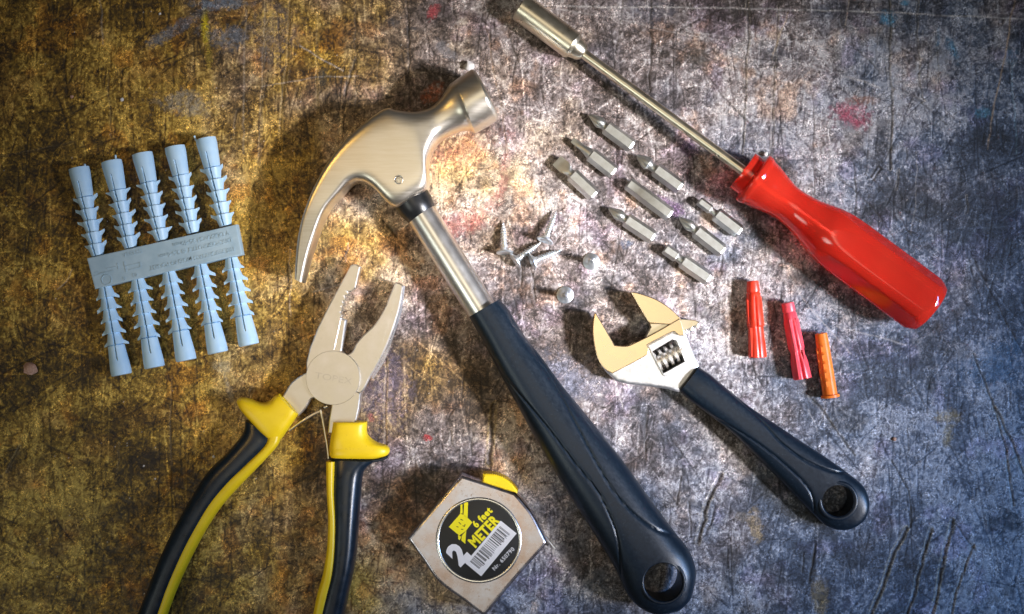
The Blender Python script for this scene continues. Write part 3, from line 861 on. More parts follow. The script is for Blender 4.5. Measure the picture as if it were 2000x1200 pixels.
    rows = [(1122, 174, 1299, 174, 6.4), (1120, 190, 1300, 186, 7.0), (1114, 230, 1299, 226, 7.2), (1108, 264, 1312, 256, 7.2), (1104, 292, 1352, 284, 7.0), (1102, 312, 1405, 302, 6.8), (1102, 332, 1421, 326, 6.8), (1103, 350, 1408, 352, 6.4), (1110, 364, 1360, 368, 5.2)]
    loft_lr('right_collar', [(*a, *b, 9.8, r[4], 3.2) for (a, b, r) in [(h([r[:2]])[0], h([r[2:4]])[0], r) for r in rows]], M_YEL, t, ns=48, sub=5, angle=60)
    lip = [(1128, 358), (1240, 368), (1355, 372), (1412, 352), (1404, 372), (1360, 386), (1290, 392), (1136, 380)]
    P = catmull(np.array(h(lip)), 3, closed=True)
    plate('right_lip', [tuple(p) for p in P], 2.6, 11.5, M_PLBLK, t, bev=1.2, steps=3, angle=50, zref=9)
    # return spring wires
    w = h([(1052, 118), (1010, 138), (950, 175), (885, 222)])
    tube('spring_wire', [W(x, y, 7.5) for x, y in w], 0.62, M_NICKEL, t)
    w = h([(1052, 112), (1064, 160), (1076, 230), (1088, 300), (1096, 372)])
    tube('spring_wire', [W(x, y, 7.5) for x, y in w], 0.66, M_NICKEL, t)
    w = h([(1072, 100), (1082, 96), (1090, 92)])
    tube('spring_wire', [W(x, y, 8) for x, y in w], 0.9, M_BEVEL, t)
build_pliers()

# ------------------------------------------------------------------ tape measure
def build_tape():
    t = empty('tape_measure', 'small chrome tape measure with black round label between pliers and hammer', 'tape measure', W(932, 1058, 0))
    c = crop(770, 900, 4.0)
    Z = 18.0
    out = [(524, 114), (735, 182), (948, 252), (1070, 400), (1135, 520), (1193, 640), (1172, 676), (960, 915), (720, 1205), (690, 1212), (545, 1100), (345, 948), (225, 780), (102, 608)]
    P = catmull(np.array(c(out)), 4, closed=True, corners=(0, 2, 5, 6, 8, 9, 13))
    case = plate('case', [tuple(p) for p in P], 0.6, Z, M_TAPE, t, bev=1.5, steps=3, angle=40, bottom_bev=0.5, zref=Z-.4)
    (cx, cy), = c([(660, 622)])
    p = W(cx, cy, Z)
    torus_lip('label_rim', p[0], p[1], Z+.05, 19.6, 0.85, M_BEVEL, t, 80, 10, 0.6)
    disc = revolve('label', (p[0], p[1], Z-.3), (0, 0, 1), [(0, 19.2), (0.42, 19.2), (0.45, 19.1)], M_DISC, t, 80)
    L = crop(840, 960, 6.316); zt = Z+.16
    sub = lambda n, pts, m, d=0.05: plate(n, L(pts), zt, zt+d, m, disc, bev=0, angle=30, zref=zt)
    for x in L([(535, 425)]): pass
    def txt(n, s, sz, x, y, a, m, b=0.0, sx=1.0, sp=1.0, z=zt):
        (ax, ay), = L([(x, y)]); lettering(n, s, sz, ax, ay, a, z, 0.05, m, disc, b, 'CENTER', sx, sp)
    txt('word', 'METER', 7.0, 668, 500, 46.5, M_YPRINT, 0.34, 0.76, 1.12)
    txt('word', '6 feet', 4.7, 645, 325, 46.5, M_YPRINT, 0.22, 0.88, 1.14)
    txt('numeral', '2', 13.6, 352, 780, 46, M_WHITE, 0.85, 0.98)
    txt('serial_number', 'Nr. 650790', 2.75, 905, 835, 46.5, M_WHITE, 0.03, 0.98, 1.12)
    sub('emblem', [(232, 438), (375, 275), (415, 290), (462, 325), (522, 382), (440, 490), (360, 545)], M_YPRINT)
    sub('emblem_bar', [(376, 160), (398, 152), (402, 272), (372, 276)], M_YPRINT)
    sub('emblem_bar', [(420, 140), (468, 126), (464, 330), (412, 292)], M_YPRINT)
    sub('emblem_bar', [(392, 545), (446, 486), (434, 648), (385, 606)], M_YPRINT)
    sub('emblem_bar', [(345, 538), (385, 560), (366, 602), (348, 590)], M_YPRINT)
    for pts in ([(322, 438), (350, 446), (352, 438), (330, 430)], [(350, 384), (380, 412), (386, 406), (358, 378)], [(372, 348), (408, 362), (408, 354), (378, 340)],
                [(400, 426), (424, 440), (438, 408), (430, 404), (420, 426), (404, 418)], [(378, 470), (412, 474), (410, 466), (384, 462)]):
        plate('emblem_line', L(pts), zt+.05, zt+.08, M_DISC, disc, bev=0, zref=zt)
    q = [(872, 362), (1068, 520), (630, 1048), (432, 884)]
    card = plate('barcode_card', L(q), zt, zt+.06, M_WHITE, disc, bev=0, zref=zt)
    # bars across the card
    q = np.array(q, float); rr = random.Random(3)
    e = q[3]-q[0]; a = q[1]-q[0]
    V = []; F = []
    s = 0.085
    while s < 0.94:
        wd = rr.choice((0.006, 0.008, 0.012, 0.02)); l0, l1 = 0.13, rr.choice((0.72, 0.72, 0.78))
        pts = [q[0]+e*s+a*l0, q[0]+e*(s+wd)+a*l0, q[0]+e*(s+wd)+a*l1, q[0]+e*s+a*l1]
        k = len(V)
        V += [W(*L([tuple(u)])[0], zt+.08) for u in pts]
        F.append((k, k+1, k+2, k+3))
        s += wd+rr.choice((0.006, 0.010, 0.016, 0.024))
    mk('barcode_bars', V, F, M_DISC, disc, smooth=False)
    # yellow lock button with a ribbed edge
    (bx, by), = c([(752, 330)])
    arc = []
    p0 = np.array((735, 360)); R = 258
    for i in range(40):
        a = math.radians(-100+i*72/39)
        r = R+(4 if i % 2 else -3)
        arc.append((p0[0]+r*math.cos(a), p0[1]+r*math.sin(a)))
    pts = c(arc+[(940, 300), (690, 215)])
    plate('lock_button', pts, 3.5, 14.5, M_YEL, t, bev=0.8, steps=3, angle=40, zref=14)
    # end hook
    plate('end_hook', c([(1176, 588), (1192, 600), (1262, 690), (1248, 698)]), 2, 8, M_SHAFT, t, bev=0.3, steps=2, zref=8)
build_tape()

# ------------------------------------------------------------------ adjustable wrench
def build_wrench():
    t = empty('adjustable_wrench', 'adjustable wrench with gold toned jaws and dark blue grip right of the hammer', 'wrench', W(1400, 800, 0))
    c = crop(1140, 560, 5.454)
    body = [(200, 860), (260, 930), (350, 1010), (480, 1040), (700, 1062), (900, 1092), (1010, 1126), (1110, 1010), (1230, 845), (1180, 735), (1105, 520),
            (1075, 480), (1020, 400), (900, 450), (660, 560), (480, 650), (330, 660), (180, 760)]
    P = c(body)
    b = plate('body', P, 2.0, 10.6, M_WBODY, t, bev=1.6, steps=4, angle=40, bottom_bev=1.2, zref=8)
    win = [(730, 690), (945, 560), (985, 575), (1005, 610), (1078, 800), (850, 928)]
    def prism(px, z0, z1, zr):
        Q = [W(x, y, zr)[:2] for x, y in c(px)]; n = len(Q)
        return [(*q, z0) for q in Q]+[(*q, z1) for q in Q], ring_faces(2, n)
    boolean_cut(b, *prism(win, -2, 30, 10.6))
    # raised rim of the window
    rim_o = [(676, 628), (940, 488), (990, 520), (1015, 575), (1100, 800), (1080, 836), (868, 960), (846, 950)]
    ro = plate('window_rim', c(rim_o), 10.4, 11.3, M_WBODY, t, bev=0.5, steps=2, angle=40)
    boolean_cut(ro, *prism(win, -2, 30, 11.0))
    flat = [(125, 276), (165, 340), (248, 480), (330, 626), (400, 632), (470, 630), (560, 592), (780, 480), (1022, 338), (1048, 410), (1076, 520), (1022, 524), (985, 500), (945, 484),
            (800, 556), (676, 622), (692, 662), (690, 705), (655, 742), (480, 838), (305, 928), (222, 878), (150, 765), (112, 625), (95, 470), (105, 340)]
    P = catmull(np.array(c(flat)), 3, closed=True, corners=(0, 3, 8, 10, 15, 20))
    plate('fixed_jaw', [tuple(p) for p in P], 1.6, 12.6, M_WFLAT, t, bev=0.5, steps=2, angle=25, bottom_bev=0.5) if False else None
    jaw_low = [(125, 276), (165, 340), (248, 480), (330, 626), (400, 632), (470, 630), (560, 592), (520, 760), (305, 928), (222, 878), (150, 765), (112, 625), (95, 470), (105, 340)]
    P2 = catmull(np.array(c(jaw_low)), 3, closed=True, corners=(0, 3, 8))
    plate('fixed_jaw', [tuple(p) for p in P2], 1.6, 11.2, M_WFLAT, t, bev=0.3, steps=1, angle=25, bottom_bev=0.5)
    plate('polished_face', [tuple(p) for p in P], 11.0, 12.2, M_WFLAT, t, bev=0.35, steps=2, angle=25)
    # moving jaw with its rack
    mj = [(508, 66), (540, 60), (620, 80), (760, 130), (880, 200), (960, 265), (1030, 335), (960, 400), (820, 400), (698, 390), (640, 295), (575, 185)]
    P = catmull(np.array(c(mj)), 4, closed=True, corners=(0, 9, 6))
    m = plate('moving_jaw', [tuple(p) for p in P], 1.8, 11.6, M_WFLAT, t, bev=0.35, steps=2, angle=25, bottom_bev=.4)
    plate('slide', c([(700, 392), (905, 398), (1000, 400), (700, 560), (660, 538), (716, 436)]), 2.4, 9.6, M_NICKEL, m, bev=0.3, steps=1)
    plate('rack', c([(1010, 352), (1050, 345), (1188, 358), (1222, 374), (1224, 396), (1205, 412), (1100, 462), (1000, 490)]), 3, 10.0, M_NICKEL, m, bev=0.3, steps=1)
    for k in range(4):
        x = 1222-k*62; y = 384+k*32
        plate('rack_tooth', c([(x, y), (x+4, y+50), (x-16, y+68), (x-34, y+58), (x-38, y+18)]), 3, 9.2, M_BEVEL, m, bev=0.4, steps=2)
    # worm screw
    a = Vector(W(*c([(752, 822)])[0], 6.2)); e = Vector(W(*c([(1058, 662)])[0], 6.2))
    prof = []; L = (e-a).length
    n = 5
    for k in range(n):
        s = L*k/n; w = L/n
        prof += [(s, 3.1), (s+w*.22, 3.1), (s+w*.34, 5.2), (s+w*.72, 5.2), (s+w*.86, 3.1)]
    prof.append((L, 3.1))
    o = revolve('worm_screw', a, e-a, prof, M_WORM, t, 40, angle=30)
    # grip
    g = crop(1130, 550, 2.353)
    ax = np.array((510, 450)); u = np.array((.789, .614)); nn = np.array((-.614, .789))
    S = [(-6, 0, 70, 5.6), (60, 0, 75, 6.4), (150, 1, 73, 6.8), (290, 2, 72, 7.0), (431, 4, 84, 7.2), (574, 8, 98, 7.4), (704, 12, 113, 7.4), (790, 15, 121, 7.3), (850, 18, 125, 7.2), (900, 19, 126, 7.0), (945, 19, 116, 6.7), (985, 19, 90, 6.2), (1008, 19, 60, 5.4), (1020, 19, 26, 4.2)]
    secs = []
    for s, cc, hw, h in S:
        R = ax+u*s+nn*(cc-hw); Lq = ax+u*s+nn*(cc+hw)
        (a0, b0), (a1, b1) = g([tuple(Lq), tuple(R)])
        secs.append((a0, b0, a1, b1, 7.6, h, 2.9))
    rl = g([(690, 500), (780, 582), (850, 650), (930, 740), (1040, 822), (1150, 868), (1232, 880)])
    ll = g([(580, 600), (740, 690), (860, 770), (960, 850), (1040, 930), (1075, 990), (1086, 1060)])
    gr = loft_lr('grip', secs, M_RUBBER, t, ns=144, sub=12, angle=50, disp=groover([rl, ll], 8, 1.9, 0.6))
    (hx, hy), = g([(1192, 1008)])
    p = W(hx, hy, 14)
    v, f = cyl_mesh(p[0], p[1], -5, 40, 7.6, 48)
    boolean_cut(gr, v, f)
    torus_lip('hang_hole_rim', p[0], p[1], 13.9, 8.6, 1.15, M_RUBBER, gr, squash=0.7)
build_wrench()

# ------------------------------------------------------------------ nut driver
def build_driver():
    t = empty('nut_driver', 'long nut driver with translucent red handle and steel socket at the top', 'screwdriver', W(1430, 330, 0))
    c = crop(1400, 280, 3.158)
    zA, zE = 12.6, 15.2
    (ax, ay), = c([(157, 166)]); (ex, ey), = c([(1300, 1010)])
    A = Vector(W(ax, ay, zA)); E = Vector(W(ex, ey, zE)); D = (E-A).normalized()
    k = (E-A).length/1421.0
    prof = [(0, 108), (3, 124), (8, 130), (66, 130), (71, 142), (75, 160), (80, 169), (88, 172), (112, 170), (135, 160), (192, 149), (230, 138), (268, 129), (310, 119), (350, 115), (400, 116),
            (440, 121), (504, 132), (560, 148), (624, 168), (680, 178), (734, 184), (800, 187), (906, 188), (1150, 188), (1330, 187), (1385, 186), (1436, 162), (1443, 150), (1446, 110), (1447, 40)]
    P = catmull(np.array(prof, float), 3, corners=(3, 4, 7, 26, 27, 28))
    h = revolve('handle', A, D, [(q[0]*k, q[1]*k) for q in P], M_RED, t, 96, flats=(6, 174*k), angle=30, ph=math.pi/2)
    # the white painted maker strip is only a reflection; shaft runs into the handle
    s0 = crop(980, 0, 2.858)
    (bx, by), = s0([(450, 296)])
    B = Vector(W(bx, by, 7.4))
    d2 = (A-B).normalized()
    revolve('shaft', B-d2*2, d2, [(0, 2.45), ((A-B).length+2, 2.45), ((A-B).length+55, 2.45), ((A-B).length+56, 2.0)], M_NICKEL, t, 32)
    (mx_, my_), = s0([(400, 258)]); (tx, ty), = s0([(105, 40)])
    Mv = Vector(W(mx_, my_, 7.2)); Tv = Vector(W(tx, ty, 7.1)); dd = (B-Tv).normalized(); L = (B-Tv).length
    Ls = (Mv-Tv).length
    so = revolve('socket', Tv, dd, [(6, 0.5), (6, 5.0), (0, 5.0), (0, 6.4), (0.5, 6.9), (Ls-.6, 6.9), (Ls, 6.6), (Ls+1.2, 5.5), (Ls+5.0, 4.4), (Ls+6.4, 3.2), (Ls+6.6, 2.2)], M_NICKEL, t, 48, angle=25)
build_driver()

# ------------------------------------------------------------------ screwdriver bits
HEXA = 3.175
def hexring(x, ap, z=HEXA):
    return [(x, ap/math.cos(math.pi/6)*math.cos(math.radians(a)), z+ap/math.cos(math.pi/6)*math.sin(math.radians(a))) for a in range(0, 360, 60)]

def rings_mesh(rings):
    n = len(rings[0]); V = [p for r in rings for p in r]
    return V, ring_faces(len(rings), n)

def circ(x, ry, rz, n=32, z=HEXA, fn=None):
    out = []
    for j in range(n):
        a = 2*math.pi*j/n
        f = fn(a) if fn else 1.0
        out.append((x, ry*f*math.cos(a), z+rz*f*math.sin(a)))
    return out

def build_bit(kind, start, end, label):
    s = crop(1060, 200, 3.157)
    (x0, y0), (x1, y1) = s([start, end])
    A = Vector(W(x0, y0, HEXA)); B = Vector(W(x1, y1, HEXA)); L = (B-A).length
    t = empty('screwdriver_bit', label, 'screwdriver bit', (A.x, A.y, 0), 'screwdriver bits laid out in rows')
    ang = math.atan2(B.y-A.y, B.x-A.x)
    def put(name, V, F, angle=25):
        o = mk(name, V, F, M_BIT, None, angle)
        o.parent = t; return o
    body0 = {'hex': 0, 'slot': 11.0, 'blade': 9.8}.get(kind, 10.0)
    if kind in ('ph', 'ph_long'): body0 = 9.8
    if kind == 'pzbig': body0 = 10.8
    if kind in ('smallhex', 'neckhex'): body0 = 10.2
    hx = lambda x, ap: hexring(x, ap)
    if kind == 'hex':
        V, F = rings_mesh([hx(0, 2.5), hx(0.6, 2.95), hx(7.0, 2.95), hx(7.6, HEXA), hx(L-1.0, HEXA), hx(L, 2.65)])
        put('shank', V, F); t.rotation_euler.z = ang; return
    V, F = rings_mesh([hx(body0-.05, 2.5), hx(body0+.7, HEXA), hx(L-1.0, HEXA), hx(L, 2.65)])
    put('shank', V, F)
    for q in (0.45, 0.62):
        V, F = cyl_mesh(L*q, -1.7, 2*HEXA-.05, 2*HEXA+.06, .16, 10)
        V = [(a, b+(0.0 if q < .5 else 3.4), c) for a, b, c in V]
        put('stamped_dot', V, F)
    if kind in ('ph', 'ph_long', 'pz', 'pzbig'):
        rot = 0 if kind != 'pz' else 0.3
        big = 1.15 if kind == 'pzbig' else 1.0
        def cross(depth):
            def fn(a):
                q = abs(math.cos(2*(a+rot)))          # 1 on wings, 0 in flutes
                return 1-depth*(1-q**0.7)
            return fn
        rg = [circ(0.0, .35, .35, 48, fn=cross(.1)), circ(.5, .9*big, .9*big, 48, fn=cross(.30)), circ(2.6, 1.75*big, 1.75*big, 48, fn=cross(.36)),
              circ(5.0, 2.75*big, 2.75*big, 48, fn=cross(.34)), circ(6.6, 2.9*big, 2.9*big, 48, fn=cross(.2)), circ(7.6, 2.45, 2.45, 48, fn=cross(.06)),
              circ(8.6, 2.15, 2.15, 48), circ(body0-.4, 2.2, 2.2, 48), circ(body0+.2, 2.6, 2.6, 48)]
        V, F = rings_mesh(rg); put('tip', V, F, 40)
    elif kind == 'slot':
        def rr(x, w, h): return circ(x, w, h, 32)
        def box(x, w, h): return [(x, w*max(-1, min(1, 1.5*math.cos(2*math.pi*j/32))), HEXA+h*max(-1, min(1, 1.5*math.sin(2*math.pi*j/32)))) for j in range(32)]
        V, F = rings_mesh([box(0, 1.4, .35), box(3.0, 1.45, .7), rr(6.5, 1.8, 1.6), rr(8.6, 2.2, 2.2), rr(10.2, 2.6, 2.6), rr(body0+.4, 2.8, 2.8)])
        put('tip', V, F, 40)
    elif kind == 'blade':
        def box(x, w, h): return [(x, w*max(-1, min(1, 1.5*math.cos(2*math.pi*j/32))), HEXA+h*max(-1, min(1, 1.5*math.sin(2*math.pi*j/32)))) for j in range(32)]
        V, F = rings_mesh([box(0, 3.0, .45), box(2, 3.1, .7), box(5.0, 3.1, 1.2), box(7.0, 2.6, 1.9), circ(8.2, 2.2, 2.1), circ(9.0, 2.2, 2.2), circ(body0+.2, 2.5, 2.5)])
        put('tip', V, F, 40)
    else:
        ap = 2.05 if kind == 'smallhex' else 2.5
        V, F = rings_mesh([hx(0, ap-.35), hx(.5, ap), hx(6.8, ap), hx(7.3, ap-.35)]); put('tip', V, F)
        V, F = rings_mesh([circ(7.0, ap-.3, ap-.3), circ(7.6, ap-.45, ap-.45), circ(9.4, ap-.35, ap-.35), circ(body0+.1, ap-.1, ap-.1)]); put('neck', V, F, 40)
    t.rotation_euler.z = ang

build_bit('ph', (288, 78), (552, 274), 'cross tip bit nearest the driver shaft, topmost of the nine bits')
build_bit('slot', (183, 232), (442, 436), 'narrow slotted bit, second from the top in the left row of bits')
build_bit('blade', (86, 358), (322, 578), 'wide flat blade bit, leftmost of all the bits')
build_bit('pzbig', (582, 330), (850, 528), 'bit with bulging cross tip between driver shaft and plain hexagonal bit')
build_bit('hex', (525, 500), (788, 698), 'plain hexagonal bit without a narrowed neck, in the middle of the rows')
build_bit('smallhex', (963, 608), (1216, 803), 'bit with the thinnest hexagonal tip, nearest the red handle')
build_bit('ph_long', (408, 654), (684, 838), 'cross tip bit lying nearest the lying screws, below the blade bit')
build_bit('pz', (843, 712), (1112, 922), 'cross tip bit in front of the necked hexagonal bit, on the lower right')
build_bit('neckhex', (752, 902), (1026, 1092), 'bit with medium hexagonal tip and round neck, lowest of the nine bits')

# ------------------------------------------------------------------ wood screws
def screw_meshes():
    hp = [(0.9, 0.4), (0.25, 1.9), (0.0, 2.2), (0.0, 3.9), (0.28, 4.18), (0.75, 4.1), (0.95, 3.7), (1.7, 2.5), (2.4, 1.75), (3.0, 1.45)]
    V = []; ns = 32
    for z, r in hp:
        V += [(r*math.cos(2*math.pi*j/ns), r*math.sin(2*math.pi*j/ns), z) for j in range(ns)]
    head = (V, ring_faces(len(hp), ns))
    V = []; ns = 20; n = 150; L = 16.5
    for i in range(n):
        z = 2.8+(L-2.8)*i/(n-1)
        core = 1.15 if z < 11.5 else 1.15*(L-z)/(L-11.5)+.05
        crest = 1.85 if z < 11.0 else 1.85*(L-z)/(L-11.0)+.06
        for j in range(ns):
            a = 2*math.pi*j/ns
            ph = ((z/1.35)-a/(2*math.pi)) % 1.0
            w = max(0, 1-abs(ph-.5)*4.2)
            r = core+(crest-core)*w if z > 3.6 else 1.6
            V.append((r*math.cos(a), r*math.sin(a), z))
    return head, (V, ring_faces(n, ns))

def build_screws():
    h, s = screw_meshes()
    first = empty('wood_screw', '', 'screw', (0, 0, 0), 'small zinc wood screws')
    mk('head', h[0], h[1], M_SCREW, first, 30); mk('threaded_shank', s[0], s[1], M_SCREW, first, 50)
    c = crop(940, 390, 5.217)
    lst = [((240, 548), (222, 230), 3.9, 0.9, 'wood screw lying on its side pointing straight up, leftmost of the screws'),
           ((645, 425), (765, 118), 5.2, 1.6, 'wood screw lying with head propped on another screw and tip leaning right'),
           ((338, 628), (606, 438), 4.0, 1.0, 'wood screw lying with its tip hidden under the leaning screw head'),
           ((512, 636), (802, 522), 4.0, 0.8, 'wood screw lying lowest of the heap with its tip pointing right'),
           ((1126, 630), None, 0, 0, 'screw standing upright on its head near the lowest cross tip bit'),
           ((858, 972), None, 0, 0, 'screw standing upright on its head near the wrench jaws')]
    for i, (hd, tp, zh, zt, lab) in enumerate(lst):
        if i == 0: o = first
        else:
            o = first.copy(); COL.objects.link(o)
            for ch in list(first.children):
                k = ch.copy(); COL.objects.link(k); k.parent = o
        o['label'] = lab
        (hx, hy), = c([hd])
        if tp is None:
            o.location = Vector(W(hx, hy, 4))*MM; o.location.z = 0.00005
            o.rotation_euler = (math.radians(2), math.radians(-2), i*1.3)
        else:
            (qx, qy), = c([tp])
            P = Vector(W(hx, hy, zh)); Q = Vector(W(qx, qy, zt))
            o.location = P*MM
            o.rotation_euler = (Q-P).to_track_quat('Z', 'Y').to_euler()
build_screws()

# ------------------------------------------------------------------ moulded rack of blue wall plugs
RB = random.Random(5)
def wall_plug(P0, P1, parent, mat, width):
    """P0 wide outer end, P1 end at the strip (mm); ribbed plug with side barbs and a slit"""
    A = Vector(P0); B = Vector(P1); L = (B-A).length; d = (B-A).normalized(); u = Vector((-d.y, d.x, 0)); v = Vector((0, 0, 1))
    r0 = width/2
    prof = [(0.0, r0*.62), (-.05, r0*.80), (0.2, r0*.98), (L*.06, r0), (L*.16, r0*.93), (L*.33, r0*.80)]
    n = 5; s0 = L*.34; w = (L-s0)/n
    for k in range(n):
        s = s0+k*w
        prof += [(s, r0*.58), (s+.15, r0*.86), (s+w*.5, r0*.72), (s+w*.97, r0*.58)]
    ns = 64; V = []
    for t, r in prof:
        for j in range(ns):
            a = 2*math.pi*j/ns
            p = A+d*t+u*(r*math.cos(a))+v*(r*math.sin(a))
            lat = r*math.cos(a)+r0*.10
            if t > L*.27 and math.sin(a) > 0 and abs(lat) < 0.26: p = p-v*1.7
            V.append(p)
    o = mk('wall_plug', V, ring_faces(len(prof), ns), mat, parent, 40)
    # barbs: swept fins at the mouth of every cup
    BV = []; BF = []
    for k in range(n):
        s = s0+k*w
        for sg in (-1, 1):
            base = len(BV)
            a0 = A+d*(s+w*.48)+u*(sg*r0*.60); a1 = A+d*(s+.1)+u*(sg*r0*.66); j = RB.uniform(.86, 1.04); tip = A+d*(s-w*RB.uniform(.02, .20))+u*(sg*r0*1.22*j); tip2 = A+d*(s+w*.06)+u*(sg*r0*1.2*j)
            for zz in (-.75, .75):
                for q, kz in ((a0, 1), (a1, 1), (tip, .55), (tip2, .55)): BV.append(q+v*zz*kz)
            BF += [(base, base+1, base+2, base+3), (base+4, base+7, base+6, base+5), (base, base+4, base+5, base+1), (base+1, base+5, base+6, base+2), (base+2, base+6, base+7, base+3), (base+3, base+7, base+4, base)]
    mk('barbs', BV, BF, mat, o, 30)
    return o

def build_rack():
    t = empty('wall_plug_rack', 'moulded rack of ten pale blue wall plugs joined by a lettered strip', 'wall plugs', W(315, 500, 0))
    c = crop(100, 230, 2.264); zc = 5.4
    q = [(158, 622), (820, 472), (846, 606), (194, 758)]
    strip = plate('strip', c(q), 2.4, 8.8, M_STRIP, t, bev=0.5, steps=2, angle=30, bottom_bev=.4, zref=8.4)
    ups = [((122, 222), (207, 612)), ((266, 192), (352, 578)), ((402, 158), (490, 545)), ((546, 128), (628, 512)), ((683, 92), (772, 480))]
    los = [((312, 1138), (238, 745)), ((458, 1105), (382, 712)), ((598, 1074), (520, 682)), ((738, 1040), (660, 650)), ((875, 1006), (796, 620))]
    for a, b in ups+los:
        (ax, ay), (bx, by) = c([a, b])
        wall_plug(W(ax, ay, zc), W(bx, by, zc), t, M_BLUE, 9.9)
    # moulding sprues at the plug ends
    for pts in (((632, 80), (640, 100)), ((284, 165), (286, 190)), ((148, 206), (150, 222))):
        (ax, ay), (bx, by) = c(pts)
        tube('sprue', [W(ax, ay, zc+2.5), W(bx, by, zc+1.5)], 0.5, M_BLUE, t)
    L = crop(160, 430, 6.25); ang = 180+13.0; z = 8.8
    def T(s, sz, x, y, sx=1.0):
        (px, py), = L([(x, y)]); lettering('lettering', s, sz, px, py, ang, z, 0.24, M_STRIP, strip, 0.015, 'CENTER', sx)
    T('PRE PRICHYTKU MOZNO POUZIT', 3.0, 1345, 470, 0.92)
    T('DREVOSKRUTKY Ø 2,5-4mm', 3.0, 1385, 345, 0.96)
    T('V DLZKACH 25-40mm', 3.0, 1455, 232, 0.96)
    T('STENA', 3.0, 610, 400, 1.05)
    T('40', 2.8, 650, 670, 1.0)
    T('8', 2.6, 515, 715, 1.0)
    for pts in ([(510, 510), (520, 508), (545, 630), (535, 634)], [(535, 560), (705, 520), (707, 528), (537, 570)], [(575, 608), (712, 572), (714, 580), (577, 616)], [(700, 512), (712, 512), (726, 560), (714, 575)],
                [(430, 530), (436, 528), (450, 600), (444, 602)], [(150, 680), (380, 610), (382, 618), (152, 690)], [(160, 640), (200, 630), (202, 638), (162, 648)], [(210, 652), (290, 626), (292, 634), (212, 660)], [(300, 590), (420, 566), (422, 574), (302, 598)]):
        plate('raised_mark', L(pts), z-.05, z+.24, M_STRIP, strip, bev=0, zref=z)
    (px, py), = L([(300, 728)]); p = W(px, py, z)
    o = torus_lip('raised_mark', p[0], p[1], z+.05, 2.4, .22, M_STRIP, strip, 32, 8)
build_rack()

# ------------------------------------------------------------------ three loose plugs
def fluted_plug(label, a, b, secs, mat, hz):
    """secs: fraction along, half width, flute depth"""
    c = crop(1420, 530, 4.446)
    (ax, ay), (bx, by) = c([a, b])
    A = Vector(W(ax, ay, hz)); B = Vector(W(bx, by, hz)); L = (B-A).length; d = (B-A).normalized(); u = Vector((-d.y, d.x, 0)); v = Vector((0, 0, 1))
    t = empty('wall_plug', label, 'wall plug', (A.x, A.y, 0), 'loose wall plugs in a row')
    ns = 72; V = []
    for f, r, fl in secs:
        for j in range(ns):
            g = 2*math.pi*j/ns
            rr = r*(1-fl*max(0, math.cos(4*g))**6)
            V.append(A+d*(L*f)+u*(rr*math.cos(g))+v*(rr*math.sin(g)))
    return t, A, B, d, u, v, L, V, ring_faces(len(secs), ns)

K = 1/4.446/4.0
t, A, B, d, u, v, L, V, F = fluted_plug('red plastic wall plug, leftmost of the three loose plugs', (222, 84), (266, 748),
    [(0, .6, 0), (0.0, 2.2, 0), (.01, 50*K*.98, 0), (.13, 58*K, 0), (.15, 54*K, 0), (.17, 60*K, 0), (.20, 60*K, .05), (.23, 68*K, .16), (.58, 74*K, .22), (.60, 66*K, .15), (.62, 64*K, .1), (.80, 72*K, .1), (.99, 78*K, .1), (1.0, 76*K, .1), (1.0, 40*K, 0), (.9, 20*K, 0)], M_PRED, 4.4)
mk('plug_body', V, F, M_PRED, t, 30)
def fin(name, A, d, u, v, s0, s1, w0, w1, lat, h, mat, t):
    o0 = A+d*s0+u*lat; o1 = A+d*s1+u*lat
    VV = []
    for q, w in ((o0, w0), (o1, w1)):
        for sx, hz in ((-1, -.4), (1, -.4), (1, h), (-1, h)): VV.append(q+u*sx*w+v*hz)
    mk(name, VV, [(0, 1, 2, 3), (4, 7, 6, 5), (0, 4, 5, 1), (1, 5, 6, 2), (2, 6, 7, 3), (3, 7, 4, 0)], mat, t, 30)
fin('rib', A, d, u, v, L*.25, L*.60, .35, .35, 2.6, 3.3, M_PRED, t)
fin('rib', A, d, u, v, L*.61, L*.985, .5, .8, -2.7, 3.2, M_PRED, t)
fin('rib', A, d, u, v, L*.24, L*.56, .5, .5, -3.2, 2.4, M_PRED, t)
t, A, B, d, u, v, L, V, F = fluted_plug('pinkish red wall plug in the middle of the three loose plugs', (524, 270), (655, 932),
    [(0, .6, 0), (0.0, 2.2, 0), (.01, 53*K, 0), (.11, 55*K, 0), (.13, 50*K, 0), (.15, 57*K, 0), (.22, 60*K, .05), (.25, 66*K, .18), (.60, 70*K, .25), (.63, 62*K, .1), (.66, 58*K, .25), (.78, 74*K, .3), (.99, 80*K, .32), (1.0, 78*K, .3), (1.0, 40*K, 0), (.9, 20*K, 0)], M_PPINK, 4.5)
mk('plug_body', V, F, M_PPINK, t, 30)
fin('rib', A, d, u, v, L*.22, L*.62, .35, .35, 1.9, 3.6, M_PPINK, t)
fin('rib', A, d, u, v, L*.22, L*.62, .35, .35, -1.3, 3.8, M_PPINK, t)
fin('rib', A, d, u, v, L*.64, L*.99, .4, .9, 2.3, 3.9, M_PPINK, t)
fin('rib', A, d, u, v, L*.64, L*.99, .4, .9, -1.6, 4.1, M_PPINK, t)
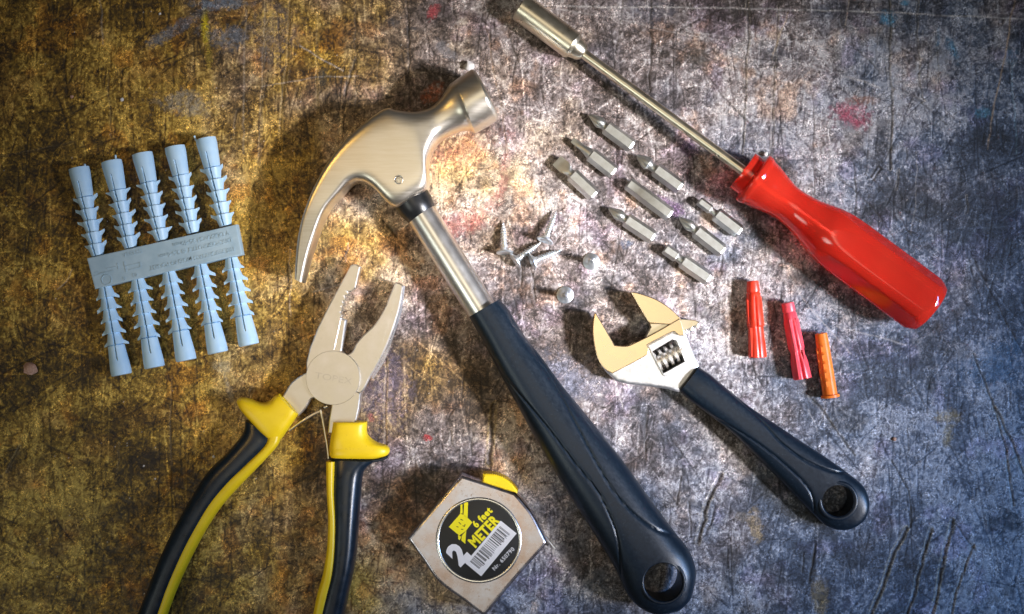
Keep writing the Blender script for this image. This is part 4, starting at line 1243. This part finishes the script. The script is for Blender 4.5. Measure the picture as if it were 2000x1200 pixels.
t, A, B, d, u, v, L, V, F = fluted_plug('short orange wall plug with flanged end, rightmost of the loose plugs', (815, 536), (897, 1096),
    [(0, .6, 0), (0.0, 2.0, 0), (.01, 52*K, 0), (.15, 55*K, 0), (.55, 60*K, .04), (.88, 63*K, .04), (.955, 64*K, 0), (.962, 80*K, 0), (1.0, 81*K, 0), (1.0, 42*K, 0), (.9, 22*K, 0)], M_PORANGE, 4.3)
mk('plug_body', V, F, M_PORANGE, t, 30)
for k in range(5):
    s = L*(.20+.135*k)
    fin('ratchet_tooth', A, d, u, v, s, s+L*.085, .75, .75, -1.15, 3.55, M_PORANGE, t)
fin('rib', A, d, u, v, L*.22, L*.95, .3, .3, -3.2, 1.6, M_PORANGE, t)

# ------------------------------------------------------------------ crumbs on the bench
def crumb(px, py, r, mat, label, seed, flat=0.6):
    rr = random.Random(seed)
    bm = bmesh.new(); bmesh.ops.create_icosphere(bm, subdivisions=2, radius=1)
    for q in bm.verts:
        k = r*(0.75+0.45*rr.random()); q.co = Vector((q.co.x*k, q.co.y*k, q.co.z*k*flat))
    zmin = min(q.co.z for q in bm.verts)
    p = W(px, py, r*flat)
    V = [(q.co.x+p[0], q.co.y+p[1], q.co.z-zmin*.8) for q in bm.verts]; F = [tuple(w.index for w in f.verts) for f in bm.faces]
    bm.free()
    o = mk('crumb', V, F, mat, None, 60)
    c0 = Vector((p[0], p[1], 0))*MM
    o.data.transform(Matrix.Translation(-c0)); o.location = c0
    o['label'] = label; o['category'] = 'crumb'; o['group'] = 'crumbs scattered on the bench'
crumb(58, 720, 3.6, M_CRUMBP, 'largest pinkish crumb, at the left edge below the blue plugs', 1, 0.4)
crumb(1495, 301, 1.3, M_CRUMBW, 'tiny white bead beside the collar of the red handle', 2, 0.9)
crumb(917, 130, 2.3, M_CRUMBW, 'small grey bead just above the hammer face', 3, 0.8)
crumb(140, 189, 0.9, M_CRUMBP, 'tiny pale crumb on the dark bench at the upper left', 4)
crumb(238, 195, 0.9, M_CRUMBW, 'tiny bluish white crumb above the row of blue plugs', 5)
crumb(417, 892, 0.8, M_CRUMBW, 'tiny white crumb beside the left plier handle', 6)
crumb(312, 27, 0.7, M_CRUMBW, 'tiny white crumb near the top edge by the yellow paint streak', 7)
crumb(1747, 858, 1.0, M_CRUMBP, 'tan crumb on the blue grey bench right of the wrench', 8)
